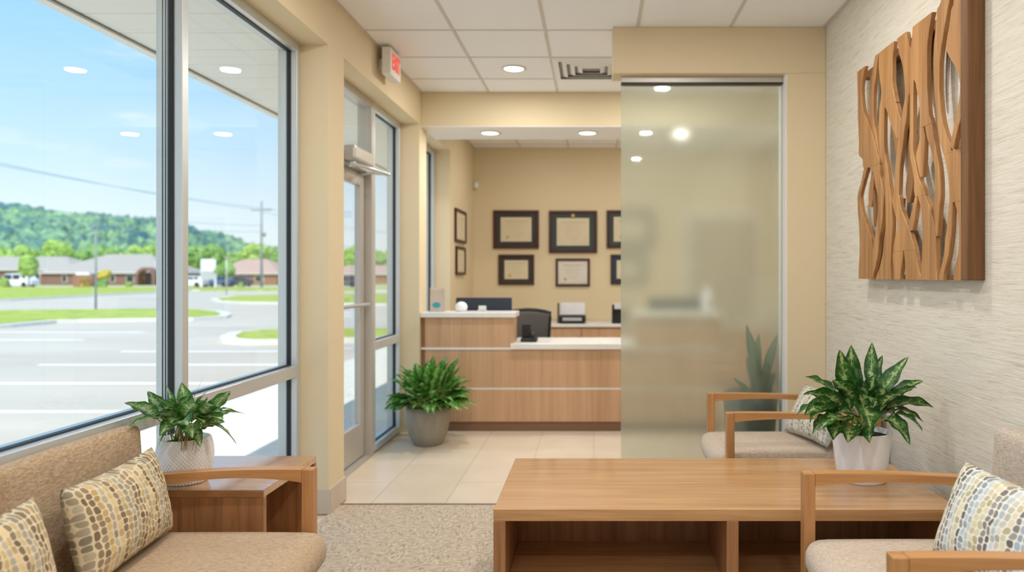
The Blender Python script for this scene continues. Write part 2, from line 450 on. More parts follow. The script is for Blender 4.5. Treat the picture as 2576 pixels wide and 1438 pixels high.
# partition with the glass opening
struct(boxes('wall_partition', [((0.122, 4.837, 2.697), (XR, 5.04, ZC)), ((1.262, 4.837, 0), (XR, 5.04, 2.697))], M['wall'], None, 0.004))
struct(box('trim_1', (1.252, 4.85, 0.0), (1.2625, 5.03, 2.697), M['white_paint'], bev=0.001))
# soffit above the desk
struct(box('wall_soffit', (XL, 6.56, 2.70), (XR + 0.78, 7.175, ZC), M['wall'], bev=0.003))
struct(box('ceiling_soffit', (XL, 6.562, 2.692), (XR + 0.78, 7.173, 2.70), M['white_paint'], bev=0))
struct(box('ceiling', (XO, YF - 0.12, ZC), (XR + 0.9, YB + 0.12, ZC + 0.15), M['tile_ceiling'], bev=0))
bars = []
gx = [-0.93, -0.323, 0.284, 0.891, 1.498, 2.105]
gy = [4.90 + 0.609 * k for k in range(-12, 8)]
for x in gx:
    for a, b in ((YF, 4.837), (4.837, 6.56), (7.175, YB)):
        if a == YF and x > XR: continue
        bars.append(((x - 0.010, a, ZC - 0.004), (x + 0.010, b, ZC)))
for y in gy:
    if 6.5 < y < 7.2: continue
    bars.append(((XL, y - 0.008, ZC - 0.0035), (XR if y < 5.04 else XR + 0.78, y + 0.008, ZC)))
bars += [((XL, YF, ZC - 0.006), (XL + 0.02, YB, ZC)), ((XR - 0.02, YF, ZC - 0.006), (XR, 4.837, ZC))]
struct(boxes('ceiling_grid', bars, M['tbar']))
struct(box('floor', (XO, YF - 0.12, -0.15), (XR + 0.9, YB + 0.12, 0.0), M['floor_tile'], bev=0))
struct(box('floor_carpet', (XL, YF, 0.0), (XR, 4.44, 0.008), M['carpet'], bev=0))
struct(box('trim_2', (XL, 4.435, 0.0), (XR, 4.462, 0.0095), M['transition'], bev=0.002))
# baseboards
bb = []
for a, b in ((4.274, 4.54), (6.50, 6.56), (7.89, YB)):
    bb.append(((XL, a - 0.006, 0.008), (XL + 0.012, b + 0.006, 0.15)))
bb += [((-1.69, 4.262, 0.008), (XL + 0.012, 4.274, 0.15)), ((-1.66, 4.54, 0.0), (XL + 0.012, 4.55, 0.15))]
struct(boxes('baseboard_left', bb, M['baseboard'], None, 0.002))
struct(box('baseboard_right', (XR - 0.012, YF, 0.008), (XR, 4.837, 0.12), M['baseboard'], bev=0.002))
struct(box('baseboard_back', (XL, YB - 0.012, 0), (XR + 0.78, YB, 0.12), M['baseboard'], bev=0.002))

# ------------------------------------------------------------------ storefront windows
FX0, FX1, GX = -1.80, -1.69, -1.737
def frame_boxes(y0, y1, z0, z1, mull=(), rail=None, w=0.05, railh=(0.80, 0.866)):
    fr, gk, panes = [], [], []
    fr += [((FX0, y0, z0), (FX1, y0 + w, z1)), ((FX0, y1 - w, z0), (FX1, y1, z1)),
           ((FX0, y0 + w, z1 - w), (FX1, y1 - w, z1)), ((FX0, y0 + w, z0), (FX1, y1 - w, z0 + w))]
    ys = [y0 + w] + [v for m in mull for v in m] + [y1 - w]
    for m in mull: fr.append(((FX0, m[0], z0 + w), (FX1, m[1], z1 - w)))
    zs = [(z0 + w, z1 - w)]
    if rail: zs = [(z0 + w, railh[0]), (railh[1], z1 - w)]
    for i in range(0, len(ys), 2):
        a, b = ys[i], ys[i + 1]
        if rail: fr.append(((FX0, a, railh[0]), (FX1, b, railh[1])))
        for c, d in zs:
            g = 0.006
            for q in ((GX - 0.012, GX + 0.012),):
                gk += [((q[0], a, c), (q[1], a + g, d)), ((q[0], b - g, c), (q[1], b, d)),
                       ((q[0], a + g, c), (q[1], b - g, c + g)), ((q[0], a + g, d - g), (q[1], b - g, d))]
            panes.append(((GX - 0.003, a + 0.004, c + 0.004), (GX + 0.003, b - 0.004, d - 0.004)))
    return fr, gk, panes

def window(n, y0, y1, z0, z1, mull=(), rail=True):
    w = thing('window_%d' % n, None, None, (0, 0, 0), kind='structure')
    fr, gk, panes = frame_boxes(y0, y1, z0, z1, mull, rail)
    boxes('window_frame', fr, M['alu'], w, 0.0025)
    boxes('gasket', gk, M['gasket'], w)
    for lo, hi in panes: box('pane', lo, hi, M['glass'], w, bev=0)
    # thin raised glazing stops on the outer half of each mullion
    st = []
    for a, b in mull:
        for x in (-1.772, -1.760): st.append(((x - 0.002, a - 0.002, z0 + 0.05), (x + 0.002, b + 0.002, z1 - 0.05)))
    if st: boxes('glazing_stop', st, M['gasket'], w)
    return w
window(1, -1.9, 4.274, 0.02, ZH, [(-0.62, -0.575), (0.62, 0.665), (1.84, 1.885), (3.048, 3.093)])
window(2, 5.69, 6.50, 0.02, ZH, [])
window(3, 6.77, 7.89, 0.02, ZH, [], False)

# door with transom
dr = thing('door_1', None, None, (0, 0, 0), kind='structure')
boxes('door_frame', [((FX0, 4.54, 0.0), (FX1, 4.59, ZH)), ((FX0, 5.645, 0.0), (FX1, 5.69, ZH)),
                     ((FX0, 4.59, ZH - 0.05), (FX1, 5.645, ZH)), ((FX0, 4.59, 2.15), (FX1, 5.645, 2.22)),
                     ((FX0, 4.59, 0.0), (FX1, 5.645, 0.012))], M['alu_warm'], dr, 0.003)
box('transom_pane', (GX - 0.003, 4.594, 2.224), (GX + 0.003, 5.641, ZH - 0.054), M['glass'], dr, bev=0)
leafb = [((-1.79, 4.6, 0.02), (-1.745, 4.69, 2.14)), ((-1.79, 5.545, 0.02), (-1.745, 5.635, 2.14)),
         ((-1.79, 4.69, 2.05), (-1.745, 5.545, 2.14)), ((-1.79, 4.69, 0.02), (-1.745, 5.545, 0.27))]
dl = boxes('door_leaf', leafb, M['alu_warm'], dr, 0.003)
box('door_pane', (-1.770, 4.685, 0.265), (-1.764, 5.55, 2.055), M['glass'], dl, bev=0)
bm = bmesh.new()
tube_into(bm, [(-1.745, 4.67, 1.16), (-1.69, 4.67, 1.16), (-1.69, 5.0, 1.165), (-1.69, 5.57, 1.16), (-1.745, 5.57, 1.16)], 0.014, 10)
finish('push_bar', bm, M['alu'], dl, True)
bm = bmesh.new()
add_box(bm, (-1.69, 4.98, 2.16), (-1.60, 5.40, 2.26), 0.018, 2)
cl = finish('door_closer', bm, M['alu_warm'], dr)
bm = bmesh.new()
tube_into(bm, [(-1.645, 5.05, 2.14), (-1.52, 5.42, 2.125), (-1.53, 5.50, 2.125)], 0.013, 8)
tube_into(bm, [(-1.53, 5.50, 2.13), (-1.66, 5.52, 2.14), (-1.73, 5.50, 2.13)], 0.011, 8)
tube_into(bm, [(-1.645, 5.05, 2.12), (-1.645, 5.05, 2.17)], 0.024, 10)
tube_into(bm, [(-1.53, 5.50, 2.115), (-1.53, 5.50, 2.14)], 0.02, 10)
finish('closer_arm', bm, M['alu'], cl, True)

# frosted sliding glass panel
gp = thing('glass_panel', 'frosted glass partition panel hanging from a slim aluminium rail under the beige header', 'glass panel', (0.72, 4.936, 0.0))
gl = box('pane', (-0.54, -0.006, 0.012), (0.533, 0.006, 2.665), M['frosted'], gp, bev=0)
bm = bmesh.new(); add_box(bm, (-0.54, -0.03, 2.648), (0.53, 0.03, 2.697), 0.003); rl = finish('top_rail', bm, M['alu_warm'], gp)
bm = bmesh.new(); add_box(bm, (-0.54, -0.031, 2.644), (0.53, 0.0305, 2.656)); finish('rail_lip', bm, M['black'], rl)
box('bottom_channel', (-0.54, -0.02, 0.0), (0.53, 0.02, 0.03), M['alu_warm'], gp)
box('edge_channel', (0.527, -0.012, 0.03), (0.5315, 0.012, 2.644), M['alu'], gp, bev=0.001)

# ------------------------------------------------------------------ ceiling fixtures
def lamp(x, y, z, power, parent):
    ld = bpy.data.lights.new('downlight_lamp', 'AREA'); ld.shape = 'DISK'; ld.size = 0.13; ld.energy = power; ld.color = (1.0, 0.965, 0.93)
    lo = bpy.data.objects.new('lamp', ld); C.objects.link(lo); lo.location = (0, 0, -0.016); lo.parent = parent
def downlight(x, y, z, label, power=15, group='recessed round ceiling downlights'):
    t = thing('downlight', label, 'ceiling light', (x, y, z), 0, group)
    lathe('trim_ring', [(0.078, 0.0), (0.098, -0.001), (0.100, -0.006), (0.080, -0.010), (0.074, -0.006), (0.074, 0.0)], M['white_paint'], t, 40)
    lathe('lens', [(0.001, -0.004), (0.0745, -0.004), (0.0745, -0.001), (0.001, -0.001)], M['lens'], t, 40)
    lamp(x, y, z, power, t)
PW = 15
downlight(-0.627, 5.81, ZC, 'round recessed downlight in the ceiling tile beside the square air vent', PW)
for x, y in ((0.588, 3.48), (0.588, 1.48), (0.588, -0.37), (-0.627, 1.48), (-0.627, -0.37), (-0.627, 3.2)):  # those on the window side are unseen, added for the lighting
    downlight(x, y, ZC, 'round recessed downlight in the waiting area ceiling above the camera, out of view', PW)
downlight(0.588, 5.81, ZC, 'round recessed downlight in the ceiling behind the frosted glass header', PW)
downlight(-0.956, 6.83, 2.692, 'round downlight in the white soffit nearest the window wall, above the tall desk end', 8)
downlight(-0.059, 6.83, 2.692, 'round downlight in the white soffit beside the frosted panel edge', 8)
downlight(0.80, 6.83, 2.692, 'round downlight in the white soffit glowing blurred through the frosted glass', 8)
for x in (-0.627, 0.588, 1.8):
    downlight(x, 8.3, ZC, 'round recessed downlight over the back office behind the soffit', 6)

# air vent
v = thing('air_vent', 'square white louvred air vent set in the tile grid before the beige header', 'air vent', (-0.02, 5.81, ZC))
bm = bmesh.new()
for k, s in enumerate((0.285, 0.225, 0.165, 0.105)):
    z = -0.004 - 0.010 * k
    i = s - 0.034
    o4 = [bm.verts.new((a * s, b * s, -0.003)) for a, b in ((-1, -1), (1, -1), (1, 1), (-1, 1))]
    i4 = [bm.verts.new((a * i, b * i, -0.022)) for a, b in ((-1, -1), (1, -1), (1, 1), (-1, 1))]
    i5 = [bm.verts.new((a * (i - 0.002), b * (i - 0.002), -0.020)) for a, b in ((-1, -1), (1, -1), (1, 1), (-1, 1))]
    o5 = [bm.verts.new((a * (s - 0.004), b * (s - 0.004), -0.001)) for a, b in ((-1, -1), (1, -1), (1, 1), (-1, 1))]
    for q in range(4):
        p = (q + 1) % 4
        bm.faces.new((o4[q], o4[p], i4[p], i4[q])); bm.faces.new((i4[q], i4[p], i5[p], i5[q])); bm.faces.new((i5[q], i5[p], o5[p], o5[q])); bm.faces.new((o5[q], o5[p], o4[p], o4[q]))
finish('louvre', bm, M['white_paint'], v)
box('vent_backing', (-0.29, -0.29, -0.002), (0.29, 0.29, -0.0005), M['vent_grey'], v, bev=0)
boxes('vent_frame', [((-0.295, -0.295, -0.008), (0.295, -0.275, -0.001)), ((-0.295, 0.275, -0.008), (0.295, 0.295, -0.001)), ((-0.295, -0.275, -0.008), (-0.275, 0.275, -0.001)), ((0.275, -0.275, -0.008), (0.295, 0.275, -0.001))], M['white_paint'], v)

# exit sign on the left wall, reading along the wall
ex = thing('exit_sign', 'white box exit sign with glowing red letters on the beige wall above the door', 'sign', (XL, 5.19, 2.79))
box('sign_body', (0.045, 0.0, 0.0), (0.108, 0.27, 0.19), M['white_paint'], ex, bev=0.006, seg=2)
box('mount', (0.0, 0.09, 0.06), (0.045, 0.18, 0.13), M['white_paint'], ex)
fc = bpy.data.curves.new('exit_text', 'FONT'); fc.body = 'EXIT'; fc.size = 0.155; fc.extrude = 0.002; fc.align_x = 'CENTER'; fc.align_y = 'CENTER'; fc.offset = 0.004
ft = bpy.data.objects.new('text_source', fc); C.objects.link(ft); bpy.context.view_layer.update()
fm = bpy.data.meshes.new_from_object(ft.evaluated_get(bpy.context.evaluated_depsgraph_get())); bpy.data.objects.remove(ft)
fm.materials.clear(); fm.materials.append(M['exit_red'])
fo = bpy.data.objects.new('lettering', fm); C.objects.link(fo); fo.parent = ex
fo.location = (0.110, 0.135, 0.095); fo.rotation_euler = (PI / 2, 0, PI / 2); fo.scale = (0.64, 1.0, 1.0); fo['label'] = 'glowing red EXIT letters'

# ------------------------------------------------------------------ wall art (carved wood relief), axis along Y on the right wall
def catmull(P, n=6):
    out = []
    Q = [P[0]] + P + [P[-1]]
    for i in range(1, len(Q) - 2):
        for k in range(n):
            t = k / n; r = []
            for d in range(len(P[0])):
                a, b, c, e = Q[i - 1][d], Q[i][d], Q[i + 1][d], Q[i + 2][d]
                r.append(0.5 * ((2 * b) + (-a + c) * t + (2 * a - 5 * b + 4 * c - e) * t * t + (-a + 3 * b - 3 * c + e) * t ** 3))
            out.append(tuple(r))
    out.append(P[-1]); return out
# every strand: (front plane distance, material, [(height reading, far edge, near edge) ...]) read off the relief's face, which lies 1.445 m to the side
ART = [
 (1.446, 'art_a', [(174, 2155, 2175), (216, 2156, 2167), (249, 2157, 2167), (282, 2157, 2171), (305, 2158, 2179), (327, 2159, 2188), (349, 2160, 2194), (380, 2160, 2202), (393, 2169, 2206), (409, 2170, 2210), (418, 2173, 2211)]),
 (1.4465, 'art_a', [(400, 2180, 2207), (413, 2184, 2210), (431, 2195, 2212), (447, 2198, 2213), (469, 2202, 2218), (491, 2207, 2222), (513, 2208, 2221), (536, 2207, 2219), (558, 2204, 2217), (580, 2202, 2214), (602, 2198, 2211), (636, 2193, 2207), (669, 2187, 2201), (701, 2181, 2193)]),
 (1.447, 'art_a', [(400, 2171, 2190), (413, 2173, 2185), (436, 2169, 2177), (458, 2164, 2171), (491, 2156, 2163), (513, 2156, 2164), (536, 2157, 2168), (558, 2159, 2176), (580, 2160, 2183), (602, 2161, 2190), (636, 2161, 2193), (669, 2159, 2188), (701, 2158, 2182)]),
 (1.478, 'art_b', [(425, 2185, 2196), (451, 2188, 2201), (520, 2189, 2202), (600, 2188, 2200), (630, 2190, 2198)]),
 (1.470, 'art_a', [(427, 2181, 2187), (470, 2174, 2184), (500, 2172, 2182), (520, 2176, 2180)]),
 (1.472, 'art_b', [(480, 2181, 2187), (530, 2183, 2189), (570, 2184, 2189)]),
 (1.462, 'art_b', [(188, 2180, 2187), (240, 2179, 2184), (290, 2177, 2181)]),
 (1.452, 'art_a', [(138, 2197, 2204), (160, 2193, 2202), (193, 2189, 2198), (238, 2184, 2193), (282, 2182, 2192), (305, 2184, 2193), (340, 2190, 2199), (380, 2199, 2206), (420, 2205, 2211)]),
 (1.446, 'art_a', [(119, 2209, 2247), (140, 2209, 2245), (160, 2209, 2243), (193, 2212, 2243), (216, 2215, 2243), (238, 2214, 2246), (260, 2211, 2250), (268, 2211, 2252)]),
 (1.447, 'art_a', [(250, 2213, 2236), (264, 2211, 2227), (282, 2210, 2223), (327, 2209, 2222), (380, 2212, 2223), (424, 2221, 2231), (469, 2223, 2236), (502, 2225, 2240), (536, 2226, 2242), (569, 2226, 2243), (602, 2222, 2241), (636, 2219, 2239), (669, 2212, 2238), (701, 2201, 2239)]),
 (1.4475, 'art_a', [(250, 2220, 2247), (264, 2226, 2251), (282, 2232, 2256), (305, 2238, 2263), (325, 2246, 2268), (345, 2254, 2270)]),
 (1.466, 'art_b', [(290, 2229, 2250), (320, 2233, 2256), (345, 2237, 2258), (380, 2241, 2251), (420, 2246, 2251)]),
 (1.446, 'art_a', [(89, 2255, 2278), (110, 2258, 2282), (127, 2261, 2287), (149, 2267, 2290), (171, 2271, 2292), (216, 2275, 2290), (238, 2275, 2286), (250, 2274, 2283), (282, 2268, 2280), (305, 2264, 2278), (338, 2259, 2272), (380, 2255, 2268), (424, 2250, 2262), (469, 2248, 2260), (491, 2246, 2259), (500, 2242, 2261), (525, 2247, 2265), (547, 2253, 2273), (569, 2256, 2282), (591, 2251, 2289), (614, 2247, 2296), (630, 2247, 2299)]),
 (1.4465, 'art_a', [(612, 2247, 2274), (625, 2246, 2270), (647, 2244, 2269), (669, 2246, 2266), (701, 2247, 2262)]),
 (1.4465, 'art_a', [(614, 2265, 2296), (627, 2271, 2299), (650, 2274, 2303), (668, 2275, 2307), (684, 2276, 2311), (701, 2276, 2318)]),
 (1.446, 'art_a', [(50, 2294, 2343), (75, 2293, 2338), (125, 2287, 2331), (160, 2288, 2330), (185, 2294, 2330), (200, 2301, 2330), (225, 2305, 2330), (250, 2310, 2332), (288, 2312, 2334), (308, 2312, 2338), (316, 2313, 2340)]),
 (1.447, 'art_a', [(300, 2312, 2327), (308, 2312, 2323), (325, 2311, 2321), (350, 2310, 2323), (388, 2302, 2322), (412, 2305, 2321), (445, 2312, 2319)]),
 (1.447, 'art_a', [(300, 2320, 2337), (320, 2325, 2341), (350, 2331, 2346), (375, 2339, 2351), (400, 2344, 2356), (425, 2349, 2360), (462, 2349, 2363), (500, 2347, 2363), (525, 2346, 2360), (575, 2350, 2357), (594, 2352, 2355)]),
 (1.4475, 'art_a', [(150, 2284, 2296), (200, 2285, 2296), (242, 2287, 2295), (290, 2287, 2295), (340, 2286, 2295), (380, 2286, 2295), (412, 2291, 2301), (450, 2297, 2309), (475, 2297, 2320), (492, 2300, 2324)]),
 (1.449, 'art_a', [(475, 2298, 2310), (490, 2299, 2305), (505, 2296, 2304), (525, 2292, 2301), (558, 2284, 2297), (580, 2284, 2293)]),
 (1.4475, 'art_a', [(476, 2300, 2319), (490, 2306, 2323), (500, 2309, 2327), (525, 2315, 2337), (545, 2316, 2342), (575, 2318, 2349), (600, 2318, 2351), (650, 2317, 2353), (675, 2315, 2353), (701, 2317, 2355)]),
 (1.466, 'art_b', [(330, 2276, 2285), (370, 2271, 2283), (424, 2272, 2286), (470, 2266, 2284), (510, 2270, 2277)]),
 (1.466, 'art_b', [(500, 2246, 2256), (535, 2247, 2253), (565, 2247, 2251)]),
 (1.446, 'art_a', [(-34, 2373, 2398), (0, 2362, 2394), (14, 2355, 2387), (50, 2353, 2379), (100, 2348, 2370), (150, 2346, 2363), (188, 2347, 2361), (225, 2349, 2361), (250, 2351, 2363), (288, 2354, 2366), (325, 2358, 2373), (360, 2365, 2385), (385, 2372, 2398)]),
 (1.4465, 'art_a', [(350, 2362, 2381), (375, 2370, 2394), (392, 2374, 2414), (404, 2377, 2430), (425, 2381, 2431), (462, 2385, 2431), (498, 2386, 2431), (506, 2386, 2431)]),
 (1.447, 'art_a', [(485, 2386, 2401), (500, 2386, 2396), (525, 2383, 2393), (575, 2379, 2391), (600, 2375, 2389), (638, 2372, 2384), (663, 2367, 2378), (701, 2357, 2369)]),
 (1.447, 'art_a', [(490, 2390, 2431), (500, 2396, 2431), (512, 2400, 2431), (538, 2406, 2431), (575, 2409, 2431), (625, 2408, 2431), (650, 2404, 2431), (676, 2397, 2431), (701, 2396, 2431)]),
 (1.447, 'art_a', [(-46, 2402, 2430), (-20, 2398, 2430), (0, 2396, 2430), (12, 2391, 2430), (50, 2386, 2431), (100, 2378, 2430), (125, 2384, 2430), (150, 2396, 2430), (175, 2407, 2429), (200, 2412, 2429), (218, 2413, 2429), (250, 2410, 2429), (262, 2407, 2424), (275, 2405, 2420), (300, 2401, 2416), (325, 2396, 2408), (360, 2390, 2400), (378, 2392, 2396)]),
 (1.466, 'art_b', [(60, 2340, 2352), (130, 2338, 2346), (200, 2336, 2342), (260, 2338, 2343)]),
 (1.466, 'art_b', [(300, 2414, 2428), (340, 2409, 2420), (372, 2404, 2412)]),
]
art = thing('wall_art', 'large carved wooden relief of intertwined branches hanging on the textured right wall', 'wall art', (1.514, 2.87, 1.36))
for ai, (X0, mk_, P) in enumerate(ART):
    X0 += 0.0002 * (ai % 9)
    bm = bmesh.new(); rings = []
    for yy, pl_, pr_ in catmull([tuple(map(float, q)) for q in P]):
        Yl = FPX * 1.445 / (pl_ - VX); Yr = FPX * 1.445 / (pr_ - VX)
        Ym = (Yl + Yr) / 2
        zz = EYE.z + (VY - yy) * Ym / FPX - 1.36
        zl, zr = zz, zz
        if zz < 0.014: zl = zr = 0.0
        zl = min(zl, 1.175); zr = min(zr, 1.175)
        ya, yb = Yl - 2.87, Yr - 2.87
        ya, yb = max(ya, 0.010), max(yb, 0.004)
        x0 = X0 - 1.514; x1 = x0 + (0.020 if mk_ == 'art_a' else 0.022); c = min(0.0025, (ya - yb) * 0.3)
        rings.append([bm.verts.new(q) for q in ((x1, ya, zl), (x0 + c, ya, zl), (x0, ya - c, zl), (x0, yb + c, zr), (x0 + c, yb, zr), (x1, yb, zr))])
    for a, b in zip(rings, rings[1:]):
        for k in range(6): bm.faces.new((a[k], a[(k + 1) % 6], b[(k + 1) % 6], b[k]))
    bm.faces.new(rings[0]); bm.faces.new(rings[-1])
    bmesh.ops.remove_doubles(bm, verts=bm.verts, dist=1e-5)
    finish('branch', bm, M[mk_], art)
# thick end board and the recessed battens that hold the branches
bm = bmesh.new(); add_box(bm, (-0.069, -0.002, 0.0), (-0.001, 0.055, 1.17), 0.003); e = finish('end_board', bm, M['art_end'], art); e['label'] = 'dark thick end board'
box('batten', (-0.050, 0.05, 0.002), (-0.001, 1.19, 0.022), M['art_end'], art)
box('batten', (-0.050, 0.05, 1.075), (-0.001, 1.15, 1.115), M['art_end'], art)

# ------------------------------------------------------------------ wooden case tables
def open_table(name, label, cat, loc, w, d, h, th, open_face, dividers=(), shelf=None, back=None):
    """w along x, d along y; the case stands on the floor"""
    t = thing(name, label, cat, loc)
    box('top', (0, 0, h - th), (w, d, h), M['tw_x'] if open_face == 'y' else M['tw_end'], t, 0.0025, 2)
    tp = th
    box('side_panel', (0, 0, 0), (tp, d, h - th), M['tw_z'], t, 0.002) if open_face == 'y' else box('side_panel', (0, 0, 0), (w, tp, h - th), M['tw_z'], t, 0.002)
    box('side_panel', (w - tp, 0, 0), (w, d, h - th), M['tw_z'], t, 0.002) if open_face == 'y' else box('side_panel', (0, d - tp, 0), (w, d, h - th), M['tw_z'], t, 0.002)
    if open_face == 'y':
        box('back_panel', (tp, d * 0.62, 0.03), (w - tp, d * 0.62 + 0.018, h - th), M['tw_z'], t, 0)
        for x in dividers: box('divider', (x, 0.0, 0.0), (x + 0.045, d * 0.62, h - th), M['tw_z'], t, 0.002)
        box('shelf', (tp, 0.02, shelf), (w - tp, d * 0.62, shelf + 0.03), M['tw_x'], t, 0.002)
    else:
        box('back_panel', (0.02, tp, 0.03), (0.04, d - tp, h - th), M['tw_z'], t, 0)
        box('shelf', (0.04, tp, shelf), (w - 0.02, d - tp, shelf + 0.025), M['tw_x'], t, 0.002)
    return t
coffee = open_table('low_table', 'long low walnut table with open cubbies between the two right hand chairs', 'table', (-0.378, 2.79, 0.008), 1.76, 0.78, 0.492, 0.045, 'y', (0.878,), 0.17)
endt = open_table('side_table', 'square walnut side table with an open front beside the sofa arm', 'table', (-1.682, 2.745, 0.008), 0.459, 0.525, 0.577, 0.028, 'x', (), 0.18)

# ------------------------------------------------------------------ seating
def seating(name, label, cat, loc, rz, width, seats, front, face, th_back, top_z, arm_z, mat_back, mat_seat, seat_front):
    """local: x=0 at the back, +x forward, y from 0 (first arm outer side) to width"""
    t = thing(name, label, cat, loc, rz)
    aw = 0.05
    for y0 in (0.0, width - aw):
        n = 14; pts = []; th = []
        x0, x1 = 0.05, front - 0.04
        for k in range(n + 1):
            u = k / n; x = x0 + (x1 - x0) * u
            z = arm_z - 0.022 * (1 - u) ** 1.6 + 0.004 * math.sin(PI * u)
            pts.append((x, z)); th.append(0.046 - 0.018 * math.sin(PI * min(1, u * 1.0)) ** 0.8)
        sweep('armrest', pts, th, y0, y0 + aw, M['arm_x'], t)
        box('front_leg', (front - 0.04, y0, 0), (front, y0 + aw, arm_z), M['arm_z'], t, 0.003, 2)
        box('back_leg', (0.03, y0 + 0.004, 0), (0.07, y0 + aw - 0.004, arm_z - 0.028), M['arm_z'], t, 0.003, 2)
    box('seat_rail', (0.07, aw, 0.27), (front - 0.03, width - aw, 0.325), M['arm_x'], t, 0.003)
    sw = (width - 2 * aw) / seats
    for k in range(seats):
        a = aw + 0.004 + sw * k; b = aw - 0.004 + sw * (k + 1)
        soft_box('seat_cushion', (face - 0.03, a, 0.325), (seat_front, b, 0.458), 0.055, mat_seat, t, (0.02, 0.004, 0.012))
        soft_box('back_cushion', (face - th_back - 0.025, a - 0.012, 0.40), (face - 0.025, b + 0.004, top_z), min(0.03, th_back * 0.49), mat_back, t, (0.006, 0.004, 0.004), lean=-0.06)
    return t
# sofa against the window wall, its far arm next to the side table
sofa = seating('sofa', 'two seat beige woven sofa with wooden arms in front of the window', 'sofa', (-1.655, 1.34, 0.008), 0.0, 1.395, 2, 0.636, 0.075, 0.06, 0.838, 0.668, M['fabric'], M['fabric_seat'], 0.70)
chair_a = seating('armchair', 'beige woven armchair with wooden arms at the near end of the low table', 'armchair', (1.49, 2.666, 0.008), PI, 0.83, 1, 0.748, 0.135, 0.08, 0.84, 0.672, M['fabric_cool_lit'], M['fabric_seat_cool_lit'], 0.755)
chair_b = seating('armchair', 'beige armchair standing between the long table and the frosted glass', 'armchair', (1.49, 4.436, 0.008), PI, 0.67, 1, 0.815, 0.14, 0.08, 0.80, 0.672, M['fabric_cool_lit'], M['fabric_seat_cool_lit'], 0.86)

def pillow(name, label, w, h, t, mat, mw):
    bm = bmesh.new(); uvl = bm.loops.layers.uv.new('UVMap')
    n, m = 34, 22
    def P(u, v, s):
        a, b = 2 * u - 1, 2 * v - 1
        px = a * w / 2 * (1 - 0.05 * (1 - b * b)); py = b * h / 2 * (1 - 0.07 * (1 - a * a))
        k = max(0, (1 - a * a) * (1 - b * b)) ** 0.42
        wr = 0.004 * noise.noise(Vector((a * 3, b * 3, s * 2))) + 0.0025 * noise.noise(Vector((a * 9, b * 7, s * 2 + 4)))
        return Vector((px, py, s * (t / 2 * k) + wr * k * 1.5))
    for s in (1, -1):
        g = [[bm.verts.new(P(i / n, j / m, s)) for j in range(m + 1)] for i in range(n + 1)]
        for i in range(n):
            for j in range(m):
                f = bm.faces.new((g[i][j], g[i + 1][j], g[i + 1][j + 1], g[i][j + 1]))
                idx = [(i, j), (i + 1, j), (i + 1, j + 1), (i, j + 1)]
                for lp, (a, b) in zip(f.loops, idx): lp[uvl].uv = (a / n, b / m)
    bmesh.ops.remove_doubles(bm, verts=bm.verts, dist=0.0004)
    o = finish(name, bm, mat, None, True)
    o.matrix_world = mw
    return tag(o, label, 'cushion')
def pose(center, xdir, ydir):
    x = Vector(xdir).normalized(); y0 = Vector(ydir); z = x.cross(y0).normalized(); y = z.cross(x)
    m = Matrix((x, y, z)).transposed().to_4x4(); m.translation = Vector(center); return m
def pillow_at(label, c0, c1, top, h, t, mat):
    """c0,c1: the ends of the bottom edge; top: direction of the short side"""
    c0, c1 = Vector(c0), Vector(c1); w = (c1 - c0).length; up = Vector(top).normalized()
    return pillow('throw_pillow', label, w, h, t, mat, pose((c0 + c1) / 2 + up * h / 2, c1 - c0, up))
pillow_at('brown and gold pebble print pillow leaning by the wooden arm of the sofa', (-1.43, 2.10, 0.485), (-1.49, 2.63, 0.485), (-0.22, -0.12, 1), 0.30, 0.145, M['pad'])
pillow_at('pebble print pillow cut by the picture edge, on the sofa seat away from the arm', (-1.40, 1.50, 0.485), (-1.455, 2.02, 0.485), (-0.24, 0.0, 1), 0.30, 0.15, M['pad'])
pillow_at('white pillow with blue, gold and charcoal pebble print on the nearest armchair', (1.165, 1.90, 0.49), (1.10, 2.43, 0.485), (0.42, -0.06, 1), 0.31, 0.15, M['pad2'])
pillow_at('pale pebble print pillow leaning in the armchair beside the frosted glass', (1.20, 3.84, 0.49), (1.10, 4.31, 0.48), (0.55, 0.02, 1), 0.30, 0.14, M['pad3'])

# ------------------------------------------------------------------ plants
def leaf_into(bm, uvl, base, tip, w, lift, t0=0.35, roll=0.0, fold=0.3, n=12, wave=0.0):
    base, tip = Vector(base), Vector(tip)
    ctrl = (base + tip) / 2 + Vector((0, 0, lift))
    B = lambda t: base * (1 - t) ** 2 + ctrl * (2 * t * (1 - t)) + tip * t * t
    D = lambda t: ((ctrl - base) * (2 * (1 - t)) + (tip - ctrl) * (2 * t)).normalized()
    rows = []
    for i in range(n + 1):
        s = i / n; t = t0 + (1 - t0) * s; p = B(t); d = D(t)
        side = d.cross(Vector((0, 0, 1)))
        if side.length < 0.1: side = Vector((1, 0, 0))
        side.normalize(); nrm = side.cross(d).normalized()
        if roll: 
            R = Matrix.Rotation(roll, 3, d); side = R @ side; nrm = R @ nrm
        hw = w / 2 * (math.sin(PI * s ** 0.72) ** 0.9 if 0 < s < 1 else 0.0) + 0.0006
        row = []
        for j, q in enumerate((-1, -0.5, 0, 0.5, 1)):
            off = abs(q) * fold * hw + wave * hw * math.sin(s * 17 + q * 2) * abs(q)
            row.append((bm.verts.new(p + side * q * hw + nrm * off), ((q + 1) / 2, s)))
        rows.append(row)
    for a, b in zip(rows, rows[1:]):
        for j in range(4):
            f = bm.faces.new((a[j][0], a[j + 1][0], b[j + 1][0], b[j][0]))
            for lp, q in zip(f.loops, (a[j], a[j + 1], b[j + 1], b[j])): lp[uvl].uv = q[1]
    return [B(t0 * k / 4) for k in range(5)] + [B(t0 + 0.05)]

